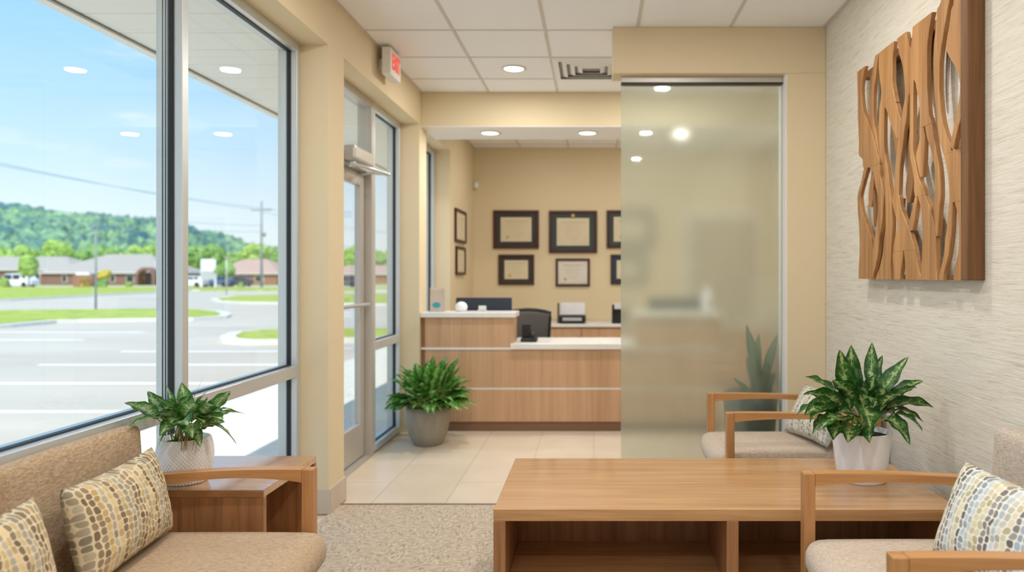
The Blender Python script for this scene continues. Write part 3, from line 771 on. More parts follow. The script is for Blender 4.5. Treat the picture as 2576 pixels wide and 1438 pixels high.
def foliage_part(parent, origin, specs, mat, stem_mat, stem_r=0.003):
    """specs: (base, tip, width, lift, t0, roll) in world metres"""
    bm = bmesh.new(); uvl = bm.loops.layers.uv.new('UVMap'); sb = bmesh.new(); o = Vector(origin)
    for base, tip, w, lift, t0, roll in specs:
        pts = leaf_into(bm, uvl, Vector(base) - o, Vector(tip) - o, w, lift, t0, roll, 0.28, 12, 0.14)
        tube_into(sb, pts, [stem_r * (1 - 0.08 * i) for i in range(6)], 6)
    me = finish('foliage', bm, mat, parent, True)
    finish('stems', sb, stem_mat, parent, True)
    return me

# right plant: smooth white pot
RP = Vector((1.154, 3.20, 0.5))
pr = thing('potted_plant', 'variegated leafy plant in a smooth white tapered pot on the long low table', 'potted plant', RP)
lathe('pot', [(0.001, 0.0), (0.098, 0.0), (0.102, 0.004), (0.112, 0.10), (0.124, 0.205), (0.125, 0.212), (0.120, 0.212), (0.116, 0.19), (0.001, 0.188)], M['white_pot'], pr, 64)
lathe('soil', [(0.001, 0.190), (0.115, 0.190), (0.115, 0.186), (0.001, 0.186)], M['soil'], pr, 32)
def cp(cx, cy): return 1960 + cx / 3.595, 840 + cy / 3.595
tipsR = [  # (x, y, depth, width, lift, t0)
 (650, 95, 3.25, .060, .02, .35), (840, 75, 3.30, .042, .02, .5), (545, 140, 3.10, .062, .05, .25), (935, 190, 3.28, .058, .03, .35), (1170, 205, 3.20, .060, .05, .3),
 (235, 385, 3.22, .072, .09, .4), (1305, 425, 3.22, .050, .10, .4), (1250, 480, 3.12, .050, .09, .4), (215, 545, 3.15, .060, .12, .4), (155, 740, 3.08, .070, .17, .42),
 (225, 735, 3.02, .062, .15, .4), (1395, 665, 3.16, .072, .13, .35), (1305, 800, 3.20, .045, .15, .45), (1300, 880, 3.06, .052, .16, .42), (275, 805, 2.98, .066, .16, .4),
 (305, 905, 3.04, .056, .16, .45), (490, 960, 2.98, .078, .14, .42), (620, 985, 2.98, .060, .12, .5), (820, 985, 2.97, .052, .12, .5), (1185, 1005, 3.02, .056, .18, .42),
 (825, 860, 2.96, .086, .20, .48), (835, 620, 3.0, .060, .16, .5), (360, 880, 2.95, .056, .15, .42), (700, 380, 3.24, .066, .03, .4), (480, 420, 3.1, .062, .10, .4), (560, 240, 3.34, .056, .02, .4),
 (1100, 560, 3.0, .060, .12, .4), (1000, 400, 3.3, .060, .06, .4), (420, 560, 3.3, .055, .12, .4), (1040, 740, 3.3, .05, .14, .4)]
random.seed(31)
for q in range(16):
    a = random.uniform(0.1, PI - 0.1); rr = random.uniform(0.14, 0.26)
    tipsR.append((810 + rr * 1900 * math.cos(a) * 0.9, 640 - rr * 1500 * math.sin(a) + 90, 3.2 + random.uniform(-0.12, 0.16), random.uniform(.045, .06), random.uniform(.05, .12), .42))
random.seed(11); sp = []
for cx, cy, Y, w, lift, t0 in tipsR:
    x, y = cp(cx, cy); tip = at(x, y, Y); tip.x = min(tip.x, 1.478)
    a = random.uniform(0, 2 * PI); b = RP + Vector((0.035 * math.cos(a), 0.035 * math.sin(a), 0.19))
    sp.append((b, tip, w * 1.45, lift, t0, random.uniform(-0.7, 0.7)))
foliage_part(pr, RP, sp, M['leaf_right'], M['stem'])

# left plant: dimpled white round pot
LP = Vector((-1.577, 2.862, 0.585))
pl = thing('potted_plant', 'trailing leafy plant in a dimpled white round pot on the side table by the window', 'potted plant', LP)
prof = [(0.001, 0.0), (0.066, 0.0)]
for k in range(1, 85):
    u = k / 84; prof.append((0.066 + 0.034 * math.sin(PI * (0.06 + 0.72 * u)) ** 0.9 + 0.0 * u, 0.172 * u))
prof += [(prof[-1][0] - 0.006, 0.172), (prof[-1][0] - 0.008, 0.15), (0.001, 0.15)]
def dimple(a, z, r):
    if r < 0.05 or z > 0.168: return 0
    row = z / 0.0082; k = math.floor(row)
    return 0.0017 * math.cos(a * 44 + (PI if k % 2 else 0)) * math.sin(PI * (row - k))
lathe('pot', prof, M['paper'], pl, 264, bumps=dimple)
lathe('soil', [(0.001, 0.153), (0.08, 0.153), (0.08, 0.150), (0.001, 0.150)], M['soil'], pl, 32)
def cl_(cx, cy): return 340 + cx / 4.793, 940 + cy / 4.793
tipsL = [
 (150, 210, 2.70, .042, .05, .35), (375, 135, 2.80, .034, .02, .45), (-130, 350, 2.60, .042, .07, .4), (-80, 640, 2.60, .030, .12, .5), (235, 272, 2.72, .036, .05, .4), (560, 100, 2.85, .050, .01, .35),
 (600, 190, 2.9, .05, .01, .35), (870, 205, 2.86, .044, .02, .4), (1150, 205, 2.80, .046, .05, .4), (1045, 295, 2.86, .042, .05, .4), (1320, 480, 2.80, .040, .09, .4), (1225, 855, 2.78, .030, .15, .45),
 (1150, 730, 2.86, .026, .13, .4), (265, 900, 2.74, .030, .15, .45), (295, 755, 2.70, .048, .12, .4), (690, 775, 2.68, .062, .13, .45), (790, 885, 2.74, .026, .14, .7), (820, 45, 2.88, .006, .0, .3),
 (160, 520, 2.68, .050, .08, .4), (640, 620, 2.66, .058, .10, .4), (1060, 510, 2.72, .052, .08, .4), (360, 420, 2.70, .05, .08, .45), (940, 380, 2.74, .05, .08, .4), (760, 360, 2.8, .06, .03, .4), (480, 300, 2.8, .05, .03, .4), (840, 600, 2.7, .05, .10, .45), (430, 600, 2.72, .045, .10, .45), (1180, 430, 2.9, .03, .08, .4)]
random.seed(41)
for q in range(14):
    a = random.uniform(-0.2, PI + 0.2); rr = random.uniform(250, 520)
    tipsL.append((600 + rr * math.cos(a), 560 - rr * 0.72 * math.sin(a), 2.78 + random.uniform(-0.1, 0.12), random.uniform(.034, .05), random.uniform(.04, .10), .42))
random.seed(5); sp = []
for cx, cy, Y, w, lift, t0 in tipsL:
    x, y = cl_(cx, cy); tip = at(x, y, Y); tip.x = max(tip.x, -1.672)
    a = random.uniform(0, 2 * PI); b = LP + Vector((0.04 * math.cos(a), 0.04 * math.sin(a), 0.152))
    sp.append((b, tip, w * 1.35, lift, t0, random.uniform(-0.6, 0.6)))
foliage_part(pl, LP, sp, M['leaf_left'], M['stem'], 0.0024)
bm = bmesh.new(); random.seed(3)
for k in range(16):
    a = random.uniform(-0.4, 0.5) - PI / 2 + 0.7; r = random.uniform(0.03, 0.07)
    p0 = Vector((r * math.cos(a), r * math.sin(a), 0.153)); p1 = p0 + Vector((random.uniform(-.02, .03), random.uniform(-.04, 0), random.uniform(.02, .06))); p2 = Vector((p1.x + .01, -0.088 - random.random() * .01, random.uniform(.12, .17)))
    tube_into(bm, [p0, p1, (p1 + p2) / 2 + Vector((0, 0, .01)), p2], 0.0011, 5)
finish('dry_stems', bm, M['root'], pl, True)['label'] = 'straw coloured dry stems'

# plant on the floor by the reception desk
FP = Vector((-1.345, 6.07, 0.0)); FP.x = (1077 - VX) * 6.07 / FPX
pf = thing('potted_plant', 'bushy green plant in a stone grey floor pot beside the reception desk', 'potted plant', FP)
lathe('pot', [(0.001, 0.0), (0.105, 0.0), (0.118, 0.01), (0.155, 0.09), (0.175, 0.18), (0.180, 0.27), (0.176, 0.315), (0.166, 0.315), (0.164, 0.28), (0.001, 0.275)], M['floor_pot'], pf, 48)
lathe('soil', [(0.001, 0.285), (0.163, 0.285), (0.163, 0.28), (0.001, 0.28)], M['soil'], pf, 32)
random.seed(21); sp = []
for k in range(150):
    a = random.uniform(0, 2 * PI); e = random.uniform(-0.45, 1.4); L = random.uniform(0.24, 0.36) * (1.0 if e < 0.9 else 1.12)
    b = FP + Vector((0.06 * math.cos(a), 0.06 * math.sin(a), 0.285))
    tip = b + Vector((L * math.cos(e) * math.cos(a), L * math.cos(e) * math.sin(a), max(L * math.sin(e), -0.03) + 0.06))
    tip.x = max(tip.x, -1.67); tip.y = min(tip.y, 6.42) if tip.z < 1.1 and tip.x > -1.5 else min(tip.y, 6.40)
    sp.append((b, tip, random.uniform(0.07, 0.11), random.uniform(0.06, 0.14), 0.35, random.uniform(-0.4, 0.4)))
foliage_part(pf, FP, sp, M['leaf_floor'], M['stem'], 0.004)

# snake plant behind the frosted glass
SP = Vector((1.09, 5.17, 0.0))
ps = thing('snake_plant', 'tall snake plant in a dark teal pot standing behind the frosted glass', 'potted plant', SP)
lathe('pot', [(0.001, 0), (0.13, 0), (0.17, 0.30), (0.19, 0.56), (0.18, 0.57), (0.17, 0.53), (0.001, 0.52)], M['teal_pot'], ps, 40)
lathe('soil', [(0.001, 0.535), (0.17, 0.535), (0.17, 0.53), (0.001, 0.53)], M['soil'], ps, 24)
bm = bmesh.new(); uvl = bm.loops.layers.uv.new('UVMap')
for px, py, Y, w, bx in ((1876, 815, 5.00, .07, 1905), (1910, 838, 5.10, .06, 1915), (1956, 842, 5.03, .065, 1922), (1842, 948, 4.98, .045, 1890), (1876, 895, 5.2, .055, 1898), (1935, 905, 5.05, .06, 1925), (1892, 925, 5.02, .065, 1905), (1950, 935, 5.1, .065, 1932), (1915, 950, 5.0, .075, 1915)):
    tip = at(px, py, Y) - SP; b = at(bx, 1040, 5.15) - SP; b.z = 0.53
    rows = []
    for i in range(13):
        s = i / 12; c = b.lerp(tip, s) + Vector((0.02 * math.sin(s * 3) * (1 if px < 1900 else -1), 0, 0))
        hw = w / 2 * min(1, (1 - s) * 3.2) ** 0.7 * (0.75 + 0.25 * math.sin(PI * s)) + 0.001
        rows.append([(bm.verts.new(c + Vector((q * hw, 0.25 * abs(q) * hw + .01 * math.sin(6 * s) * q, 0))), ((q + 1) / 2, s)) for q in (-1, 0, 1)])
    for a, c2 in zip(rows, rows[1:]):
        for j in range(2):
            f = bm.faces.new((a[j][0], a[j + 1][0], c2[j + 1][0], c2[j][0]))
            for lp, q in zip(f.loops, (a[j], a[j + 1], c2[j + 1], c2[j])): lp[uvl].uv = q[1]
finish('leaves', bm, M['leaf_snake'], ps, True)

# ------------------------------------------------------------------ reception desk
DY = 6.53
dk = thing('reception_desk', 'pale wood reception desk with white counters at two heights and silver reveal strips', 'desk', (0, DY, 0))
pan = []
for z0, z1 in ((0.088, 0.372), (0.388, 0.724), (0.742, 1.008)):
    for x0, x1 in ((-1.492, -0.71), (-0.71, 0.37), (0.37, 1.12)):
        if z0 > 0.7 and x0 == -0.71: continue
        bm = bmesh.new(); add_box(bm, (x0, 0.02, z0), (x1, 0.05, z1), 0.001)
        p = finish('front_panel', bm, M['desk_z'], dk)
boxes('reveal_strip', [((-1.525, 0.022, 0.372), (1.12, 0.048, 0.388)), ((-1.525, 0.014, 0.724), (-0.70, 0.048, 0.742)), ((0.37, 0.014, 0.724), (1.12, 0.048, 0.742))], M['white_paint'], dk)
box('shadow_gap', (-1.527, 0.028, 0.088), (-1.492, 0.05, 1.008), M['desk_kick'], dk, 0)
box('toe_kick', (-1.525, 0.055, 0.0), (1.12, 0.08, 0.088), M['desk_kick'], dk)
boxes('carcass', [((-1.525, 0.05, 0.088), (1.12, 0.08, 0.724)), ((-1.525, 0.05, 0.724), (-0.71, 0.30, 1.008)), ((0.37, 0.05, 0.724), (1.12, 0.30, 1.008)), ((-1.525, 0.08, 0), (-1.49, 0.75, 0.724)), ((1.085, 0.08, 0), (1.12, 0.75, 0.724)), ((-0.735, 0.30, 0.0), (-0.71, 0.62, 0.724))], M['desk_z'], dk)
box('raised_counter', (-1.528, -0.005, 1.008), (-0.69, 0.34, 1.052), M['quartz'], dk, 0.004, 2)
box('raised_counter', (0.355, -0.005, 1.008), (1.13, 0.34, 1.052), M['quartz'], dk, 0.004, 2)
box('low_counter', (-0.735, -0.012, 0.728), (0.37, 0.66, 0.778), M['quartz'], dk, 0.004, 2)
box('work_surface', (-1.49, 0.34, 0.728), (-0.735, 0.75, 0.758), M['quartz'], dk)
box('work_surface', (0.37, 0.34, 0.728), (1.085, 0.75, 0.758), M['quartz'], dk)

# credenza on the back wall
cz = thing('credenza', 'low wood credenza with a pale top along the back wall', 'cabinet', (0, 8.82, 0))
box('top', (-0.75, -0.02, 0.765), (2.2, 0.585, 0.80), M['quartz'], cz, 0.003)
bxs = box('body', (-0.73, 0.02, 0.06), (2.18, 0.58, 0.765), M['desk_z'], cz, 0.002)
for k in range(5):
    x = -0.72 + k * 0.58
    d = box('door', (x, 0.0, 0.10), (x + 0.57, 0.02, 0.74), M['desk_z'], cz, 0.002)
    bm = bmesh.new(); add_box(bm, (x + 0.50, -0.012, 0.62), (x + 0.51, 0.0, 0.72), 0.002); finish('handle', bm, M['alu'], d)
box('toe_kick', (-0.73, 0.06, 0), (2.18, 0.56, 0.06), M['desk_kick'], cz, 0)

# office chair
oc = thing('office_chair', 'black mesh back office chair behind the low reception counter', 'office chair', (-0.68, 7.62, 0.0), 0.12)
bm = bmesh.new(); n = 10
F = [[None] * (n + 1) for _ in range(n + 1)]; Bk = [[None] * (n + 1) for _ in range(n + 1)]
for i in range(n + 1):
    for j in range(n + 1):
        u, vv = i / n * 2 - 1, j / n
        x = u * (0.20 + 0.03 * vv) * (1 - 0.02 * vv); z = 0.52 + 0.515 * vv - 0.03 * (u * u) * vv
        yy = -0.10 - 0.05 * vv + 0.05 * (1 - u * u)
        F[i][j] = bm.verts.new((x, yy - 0.006, z)); Bk[i][j] = bm.verts.new((x, yy + 0.006, z))
for i in range(n):
    for j in range(n):
        bm.faces.new((F[i][j], F[i + 1][j], F[i + 1][j + 1], F[i][j + 1])); bm.faces.new((Bk[i][j], Bk[i][j + 1], Bk[i + 1][j + 1], Bk[i + 1][j]))
edge = [(i, 0) for i in range(n + 1)] + [(n, j) for j in range(1, n + 1)] + [(i, n) for i in range(n - 1, -1, -1)] + [(0, j) for j in range(n - 1, 0, -1)]
for a, b in zip(edge, edge[1:] + edge[:1]): bm.faces.new((F[a[0]][a[1]], F[b[0]][b[1]], Bk[b[0]][b[1]], Bk[a[0]][a[1]]))
rim = [(F[i][j].co + Bk[i][j].co) / 2 for i, j in edge]; rim.append(rim[0].copy())
bk = finish('backrest', bm, M['mesh'], oc, True)
tube('back_frame', rim, 0.014, M['black'], bk, 8)
soft_box('seat', (-0.25, -0.10, 0.43), (0.25, 0.40, 0.51), 0.035, M['black'], oc, (0, 0, 0.008), 8)
tube('gas_lift', [(0, 0.14, 0.10), (0, 0.14, 0.44)], 0.03, M['black'], oc)
tube('back_bracket', [(0, 0.10, 0.43), (0, -0.12, 0.42), (0, -0.10, 0.60)], 0.02, M['black'], oc)
for k in range(5):
    a = k * 2 * PI / 5 + 0.3; c = Vector((0, 0.14, 0))
    g = tube('base_arm', [c + Vector((0, 0, 0.11)), c + Vector((0.27 * math.cos(a), 0.27 * math.sin(a), 0.075))], [0.026, 0.016], M['black'], oc)
    q = c + Vector((0.27 * math.cos(a), 0.27 * math.sin(a), 0.03)); bm = bmesh.new()
    tube_into(bm, [q - Vector((0.02, 0, 0)), q + Vector((0.02, 0, 0))], 0.03, 14); finish('caster', bm, M['black'], g, True)
for s in (-1, 1):
    tube('armrest', [(s * 0.24, 0.12, 0.47), (s * 0.29, 0.10, 0.50), (s * 0.29, 0.08, 0.66), (s * 0.29, 0.24, 0.67)], 0.016, M['black'], oc, 8)

# monitors (seen from behind)
def monitor(label, x, y, z, w=0.54, h=0.33, rz=0.0, rise=0.10):
    t = thing('computer_monitor', label, 'monitor', (x, y, z), rz, 'desk monitors')
    box('screen_shell', (-w / 2, -0.02, rise), (w / 2, 0.015, rise + h), M['navy'], t, 0.008, 2)
    box('screen', (-w / 2 + 0.012, 0.015, rise + 0.014), (w / 2 - 0.012, 0.018, rise + h - 0.012), M['black'], t, 0)
    box('stand_post', (-0.03, -0.045, 0.01), (0.03, -0.02, rise + h * 0.6), M['alu'], t, 0.004)
    box('stand_base', (-0.11, -0.11, 0.0), (0.11, 0.09, 0.012), M['alu'], t, 0.004)
    return t
monitor('dark monitor seen from behind above the tall desk end by the window', -1.045, 7.06, 0.758, 0.53, 0.29, 0, 0.12)
monitor('dark monitor seen blurred through the frosted glass above the desk', 0.78, 7.06, 0.758, 0.53, 0.29, 0, 0.12)

# counter-top objects
sh = thing('sign_holder', 'clear acrylic card stand with pale pink card and teal picture on the desk counter', 'sign', (-1.475, 6.68, 1.052), -0.1)
box('card', (0.0, -0.002, 0.006), (0.135, 0.002, 0.215), M['pink'], sh, 0)
bm = bmesh.new(); lathe_into(bm, [(0.001, 0), (0.032, 0), (0.032, 0.001), (0.001, 0.001)], seg=20)
lg = finish('picture', bm, M['teal'], sh); lg.rotation_euler = (PI / 2, 0, 0); lg.location = (0.06, -0.004, 0.06); lg.scale = (1.2, 0.8, 1); lg['label'] = 'teal blue picture on the card'
boxes('acrylic_stand', [((-0.004, -0.006, 0), (0.139, -0.004, 0.205)), ((-0.004, -0.05, 0), (0.139, 0.05, 0.004))], M['glass'], sh)
gb = lathe('hand_bell', [(0.001, 0.0), (0.034, 0.0), (0.049, 0.014), (0.054, 0.035), (0.052, 0.055), (0.040, 0.075), (0.022, 0.086), (0.001, 0.09)], M['paper'], None, 28, (-1.20, 6.72, 1.052))
gb.name = 'candy_bowl'; tag(gb, 'rounded white lidded bowl beside the card stand on the raised counter', 'bowl')
cd = thing('card_holder', 'small silver business card holder in front of the dark monitor', 'card holder', (-1.005, 6.66, 1.052))
boxes('tray', [((-0.035, -0.02, 0), (0.035, 0.03, 0.006)), ((-0.035, -0.02, 0.006), (0.035, -0.016, 0.022)), ((-0.035, 0.026, 0.006), (0.035, 0.03, 0.055))], M['alu'], cd)
box('cards', (-0.03, 0.0, 0.007), (0.03, 0.022, 0.05), M['paper'], cd, 0)
tp = thing('desk_phone', 'black desk telephone at the inner end of the low counter', 'telephone', (-0.605, 6.76, 0.7785), 0.0)
bm = bmesh.new(); add_box(bm, (-0.055, -0.09, 0), (0.09, 0.09, 0.035), 0.008, 2); finish('phone_base', bm, M['black'], tp)
bm = bmesh.new(); add_box(bm, (-0.05, -0.02, 0.035), (0.03, 0.01, 0.16), 0.008, 2); finish('phone_display', bm, M['black'], tp)
tube('handset', [(0.05, -0.085, 0.05), (0.05, -0.075, 0.075), (0.05, 0.05, 0.075), (0.05, 0.07, 0.05)], [0.02, 0.014, 0.014, 0.02], M['black'], tp)

pn = thing('printer', 'small black printer loaded with white paper on the back credenza', 'printer', (-0.26, 9.02, 0.80))
bm = bmesh.new(); add_box(bm, (-0.16, -0.13, 0), (0.16, 0.14, 0.10), 0.02, 3); finish('printer_body', bm, M['black'], pn)
bm = bmesh.new(); add_box(bm, (-0.115, -0.15, 0.035), (0.115, -0.125, 0.07), 0.004); finish('output_slot', bm, M['alu'], pn)
box('side_rail', (-0.185, 0.0, 0.0), (-0.165, 0.12, 0.24), M['mesh'], pn)
bm = bmesh.new(); add_box(bm, (-0.15, 0.06, 0.09), (0.15, 0.085, 0.245), 0.003)
bmesh.ops.rotate(bm, cent=(0, 0.07, 0.09), matrix=Matrix.Rotation(-0.15, 3, 'X'), verts=bm.verts)
finish('paper_stack', bm, M['paper'], pn)
og = thing('desk_organizer', 'black pen and paper organizer on the credenza at the frosted panel edge', 'organizer', (0.31, 9.0, 0.80))
boxes('holder', [((-0.09, -0.07, 0), (0.09, 0.07, 0.008)), ((-0.09, -0.07, 0), (-0.084, 0.07, 0.20)), ((0.084, -0.07, 0), (0.09, 0.07, 0.20)), ((-0.09, 0.064, 0), (0.09, 0.07, 0.22)), ((-0.09, -0.07, 0), (0.09, -0.064, 0.12)), ((-0.09, 0.0, 0), (0.09, 0.006, 0.17))], M['black'], og)
bm = bmesh.new(); add_box(bm, (-0.06, 0.02, 0.01), (0.07, 0.055, 0.24)); finish('papers', bm, M['paper'], og)
wh = thing('water_bottle', 'pale blurred bottle standing on the desk behind the frosted glass', 'bottle', (1.02, 6.66, 1.052))
lathe('bottle_body', [(0.001, 0), (0.045, 0), (0.05, 0.01), (0.05, 0.15), (0.03, 0.18), (0.02, 0.20), (0.02, 0.23), (0.001, 0.23)], M['paper'], wh, 24)

# ------------------------------------------------------------------ framed certificates
def cert(label, cx, cz, w, h, fr, mt, pp, fw=0.035, mw=0.05, wall='back', extra=None):
    g = 'framed certificates'
    t = thing('framed_certificate', label, 'framed certificate', (cx, YB - 0.001, cz) if wall == 'back' else (XL + 0.001, cx, cz), 0 if wall == 'back' else PI / 2, g)
    D = 0.026
    boxes('frame', [((-w / 2, -D, -h / 2), (w / 2, 0, -h / 2 + fw)), ((-w / 2, -D, h / 2 - fw), (w / 2, 0, h / 2)), ((-w / 2, -D, -h / 2 + fw), (-w / 2 + fw, 0, h / 2 - fw)), ((w / 2 - fw, -D, -h / 2 + fw), (w / 2, 0, h / 2 - fw))], M[fr], t, 0.004)
    box('mat_board', (-w / 2 + fw, -0.010, -h / 2 + fw), (w / 2 - fw, -0.004, h / 2 - fw), M[mt], t, 0)
    a, b = w / 2 - fw - mw, h / 2 - fw - mw * 0.9
    p = box('certificate', (-a, -0.013, -b), (a, -0.0101, b), M[pp], t, 0)
    ln = []
    for k in range(7):
        z = b * (0.68 - 0.2 * k); q = a * (0.72 if k == 0 else random.uniform(0.3, 0.62)); hh = b * (0.05 if k == 0 else 0.022)
        ln.append(((-q, -0.0136, z - hh), (q, -0.0131, z + hh)))
    boxes('print', ln, M['ink'], p)
    if extra != 'none':
        bm = bmesh.new(); lathe_into(bm, [(0.001, 0), (0.022, 0), (0.022, 0.001), (0.001, 0.001)], seg=18)
        s = finish('seal', bm, M['gold'], p); s.rotation_euler = (PI / 2, 0, 0)
        s.location = (-a * 0.55, -0.0136, -b * 0.62) if extra != 'top' else (0, -0.0112, b + mw * 0.5)
k = YB / FPX
def bx(x): return (x - VX) * k
def bz(y): return EYE.z + (VY - y) * k
random.seed(2)
def cpx(label, x0, y0, x1, y1, fr, mt, pp, fw, mw, extra=None):
    cert(label, (bx(x0) + bx(x1)) / 2, (bz(y0) + bz(y1)) / 2, bx(x1) - bx(x0), bz(y0) - bz(y1), fr, mt, pp, fw, mw, 'back', extra)
cpx('large dark framed certificate with a brown mat, top row nearest the window corner', 1241, 529, 1356, 625, 'mahog', 'mat_brown', 'parch', .030, .065)
cpx('largest mahogany framed certificate with a green mat and gold crest, top row centre', 1381, 530, 1502, 636, 'mahog', 'mat_green', 'parch', .032, .068, 'top')
cpx('mahogany framed certificate with grey mat half hidden by the frosted panel, upper row', 1526, 529, 1645, 624, 'mahog', 'mat_green', 'parch', .030, .06)
cpx('small dark framed certificate with a brown mat in the lower row nearest the corner', 1254, 640, 1344, 716, 'walnutf', 'mat_brown', 'parch', .028, .05)
cpx('small brown framed certificate with white paper and gold seal in the lower row, no mat', 1398, 650, 1484, 720, 'walnutf', 'parch_w', 'parch_w', .030, .012)
cpx('small framed certificate with navy mat partly behind the frosted panel, lower row', 1536, 640, 1626, 715, 'walnutf', 'mat_blue', 'parch', .028, .05)
cert('narrow looking brown framed certificate on the side wall, upper of the two', 8.45, 1.935, 0.66, 0.37, 'walnutf', 'parch', 'parch', .03, .03, 'left', 'none')
cert('narrow looking brown framed certificate on the side wall, lower of the two', 8.45, 1.545, 0.56, 0.32, 'walnutf', 'parch', 'parch', .03, .03, 'left', 'none')
sn = lathe('motion_sensor', [(0.001, 0.0), (0.03, 0.0), (0.034, 0.01), (0.034, 0.06), (0.022, 0.08), (0.001, 0.082)], M['white_paint'], None, 20, (XL + 0.036, YB - 0.036, 2.48))
tag(sn, 'small white motion sensor in the upper corner of the back wall', 'sensor')
# tall doorway on the back wall, seen as a grey band through the glass
d2 = thing('door_2', None, None, (1.62, YB, 0), kind='structure')
box('door_leaf', (-0.42, -0.045, 0.01), (0.42, -0.005, 2.12), plain('taupe_door', (184, 166, 138), 0.5), d2)
boxes('door_frame', [((-0.48, -0.03, 0), (-0.42, 0, 2.18)), ((0.42, -0.03, 0), (0.48, 0, 2.18)), ((-0.42, -0.03, 2.12), (0.42, 0, 2.18))], M['white_paint'], d2)
tube('door_handle', [(-0.34, -0.045, 1.0), (-0.34, -0.09, 1.0), (-0.24, -0.09, 1.0)], 0.011, M['alu'], d2)

# ------------------------------------------------------------------ outdoors
GZ = -0.20
struct(box('ground', (-700, -60, GZ - 0.2), (700, 700, GZ), M['asphalt'], bev=0))
struct(box('sidewalk', (-4.15, -14, GZ), (XO, 15, -0.05), M['concrete'], bev=0.01))
mk = []
for Y in (8.6, 6.45, 4.3, 10.85, 13.1, 15.4): mk.append(((-9.8 if Y > 9 else -11.2, Y - 0.05, GZ), (-5.35, Y + 0.05, GZ + 0.004)))
for Y in (18.2, 20.6): mk.append(((-17.5, Y - 0.05, GZ), (-12.5, Y + 0.05, GZ + 0.004)))
struct(boxes('road_marking', mk, M['mark']))
# overhanging soffit outside
sf = []
for k in range(72): sf.append(((-2.74, -5 + 0.32 * k, 2.775), (XO, -5 + 0.32 * k + 0.312, 2.79)))
struct(boxes('roof_soffit', sf, M['soffit'], None, 0.002))
struct(boxes('roof_slab', [((-2.80, -5, 2.79), (XO, 18.1, 3.15))], M['soffit']))
struct(boxes('trim_3', [((-2.80, -5, 2.755), (-2.74, 18.1, 2.79))], M['soffit']))
struct(boxes('trim_4', [((-2.742, -5, 2.768), (-2.732, 18.1, 2.778))], M['fascia']))
struct(boxes('wall_outside', [((XO - 0.0, 9.54, -0.2), (XR + 0.9, 18, 3.1)), ((XO, -5, -0.2), (XR + 0.9, YF - 0.12, 3.1))], M['wall']))

def slab(name, pts, z, h, mat):
    bm = bmesh.new(); top = [bm.verts.new((p.x, p.y, z + h)) for p in pts]; bot = [bm.verts.new((p.x, p.y, z - 0.02)) for p in pts]
    bm.faces.new(top); bm.faces.new(bot[::-1])
    for i in range(len(pts)):
        j = (i + 1) % len(pts); bm.faces.new((top[i], bot[i], bot[j], top[j]))
    bmesh.ops.triangulate(bm, faces=[f for f in bm.faces if len(f.verts) > 4])
    return finish(name, bm, mat)
def grow(pts, d):
    c = sum(pts, Vector()) / len(pts); out = []
    n = len(pts)
    for i, p in enumerate(pts):
        a, b = pts[i - 1], pts[(i + 1) % n]; t = (b - a).normalized(); nn = Vector((t.y, -t.x, 0))
        if (p + nn * 0.1 - c).length < (p - c).length: nn = -nn
        out.append(p + nn * d)
    return out
isl = {
 'far': [(-500, 722), (0, 721.5), (390, 721.5), (640, 722.5), (1100, 723), (1100, 729), (640, 728), (470, 728), (200, 742), (0, 752), (-500, 770)],
 'middle': [(-500, 779), (0, 780), (200, 778), (390, 776), (500, 778), (540, 782), (556, 788), (545, 793), (480, 797), (390, 798), (200, 801), (120, 804), (0, 814), (-500, 850)],
 'side': [(545, 750), (600, 743), (760, 739), (1100, 738), (1100, 764), (760, 759), (620, 758), (560, 755)],
 'near': [(592, 843), (612, 834), (660, 829), (760, 827), (1100, 824), (1100, 842), (760, 850), (640, 852), (600, 849)]}
for nm, lab in (('far', 'long strip of lawn along the road before the brick buildings'), ('middle', 'curbed grass island with a rounded tip in the parking lot'), ('side', 'grass bed across the driveway beyond the curb'), ('near', 'grass island nearest the window column in the parking lot')):
    P = [on_ground(x, y, GZ + 0.12) for x, y in isl[nm]]
    struct(slab('curb', grow(P, 0.35 if nm != 'far' else 0.5), GZ, 0.11, M['concrete']))
    g = slab('grass', P, GZ, 0.13, M['grass']); tag(g, lab, 'grass', None, 'stuff')
struct(slab('lawn', [Vector((-400, 112, 0)), Vector((60, 112, 0)), Vector((60, 690, 0)), Vector((-400, 690, 0))], GZ, 0.03, M['grass']))

def hip_house(name, label, x0, x1, Y, depth, ez, rz_, inset, roof, wall, wins, group):
    t = thing(name, label, 'building', ((x0 + x1) / 2, Y + depth / 2, GZ), 0, group)
    w, d = (x1 - x0) / 2, depth / 2
    box('wall', (-w + 0.4, -d + 0.4, 0), (w - 0.4, d - 0.4, ez - GZ), wall, t, 0)
    bm = bmesh.new(); e = ez - GZ; r = rz_ - GZ
    A = [bm.verts.new(p) for p in ((-w, -d, e), (w, -d, e), (w, d, e), (-w, d, e))]; R = [bm.verts.new((-w + inset, 0, r)), bm.verts.new((w - inset, 0, r))]
    for f in ((A[0], A[1], R[1], R[0]), (A[1], A[2], R[1]), (A[2], A[3], R[0], R[1]), (A[3], A[0], R[0]), (A[3], A[2], A[1], A[0])): bm.faces.new(f)
    finish('roof', bm, roof, t)
    box('fascia', (-w, -d, e - 0.12), (w, d, e), M['white_paint'], t, 0)
    for xw, ww in wins:
        q = box('window', (xw - ww / 2, -d + 0.36, 0.5), (xw + ww / 2, -d + 0.44, e - 0.35), M['white_paint'], t, 0)
        box('window_pane', (xw - ww / 2 + 0.08, -d + 0.33, 0.58), (xw + ww / 2 - 0.08, -d + 0.36, e - 0.43), M['car_glass'], q, 0)
    return t
kk = 115 / FPX
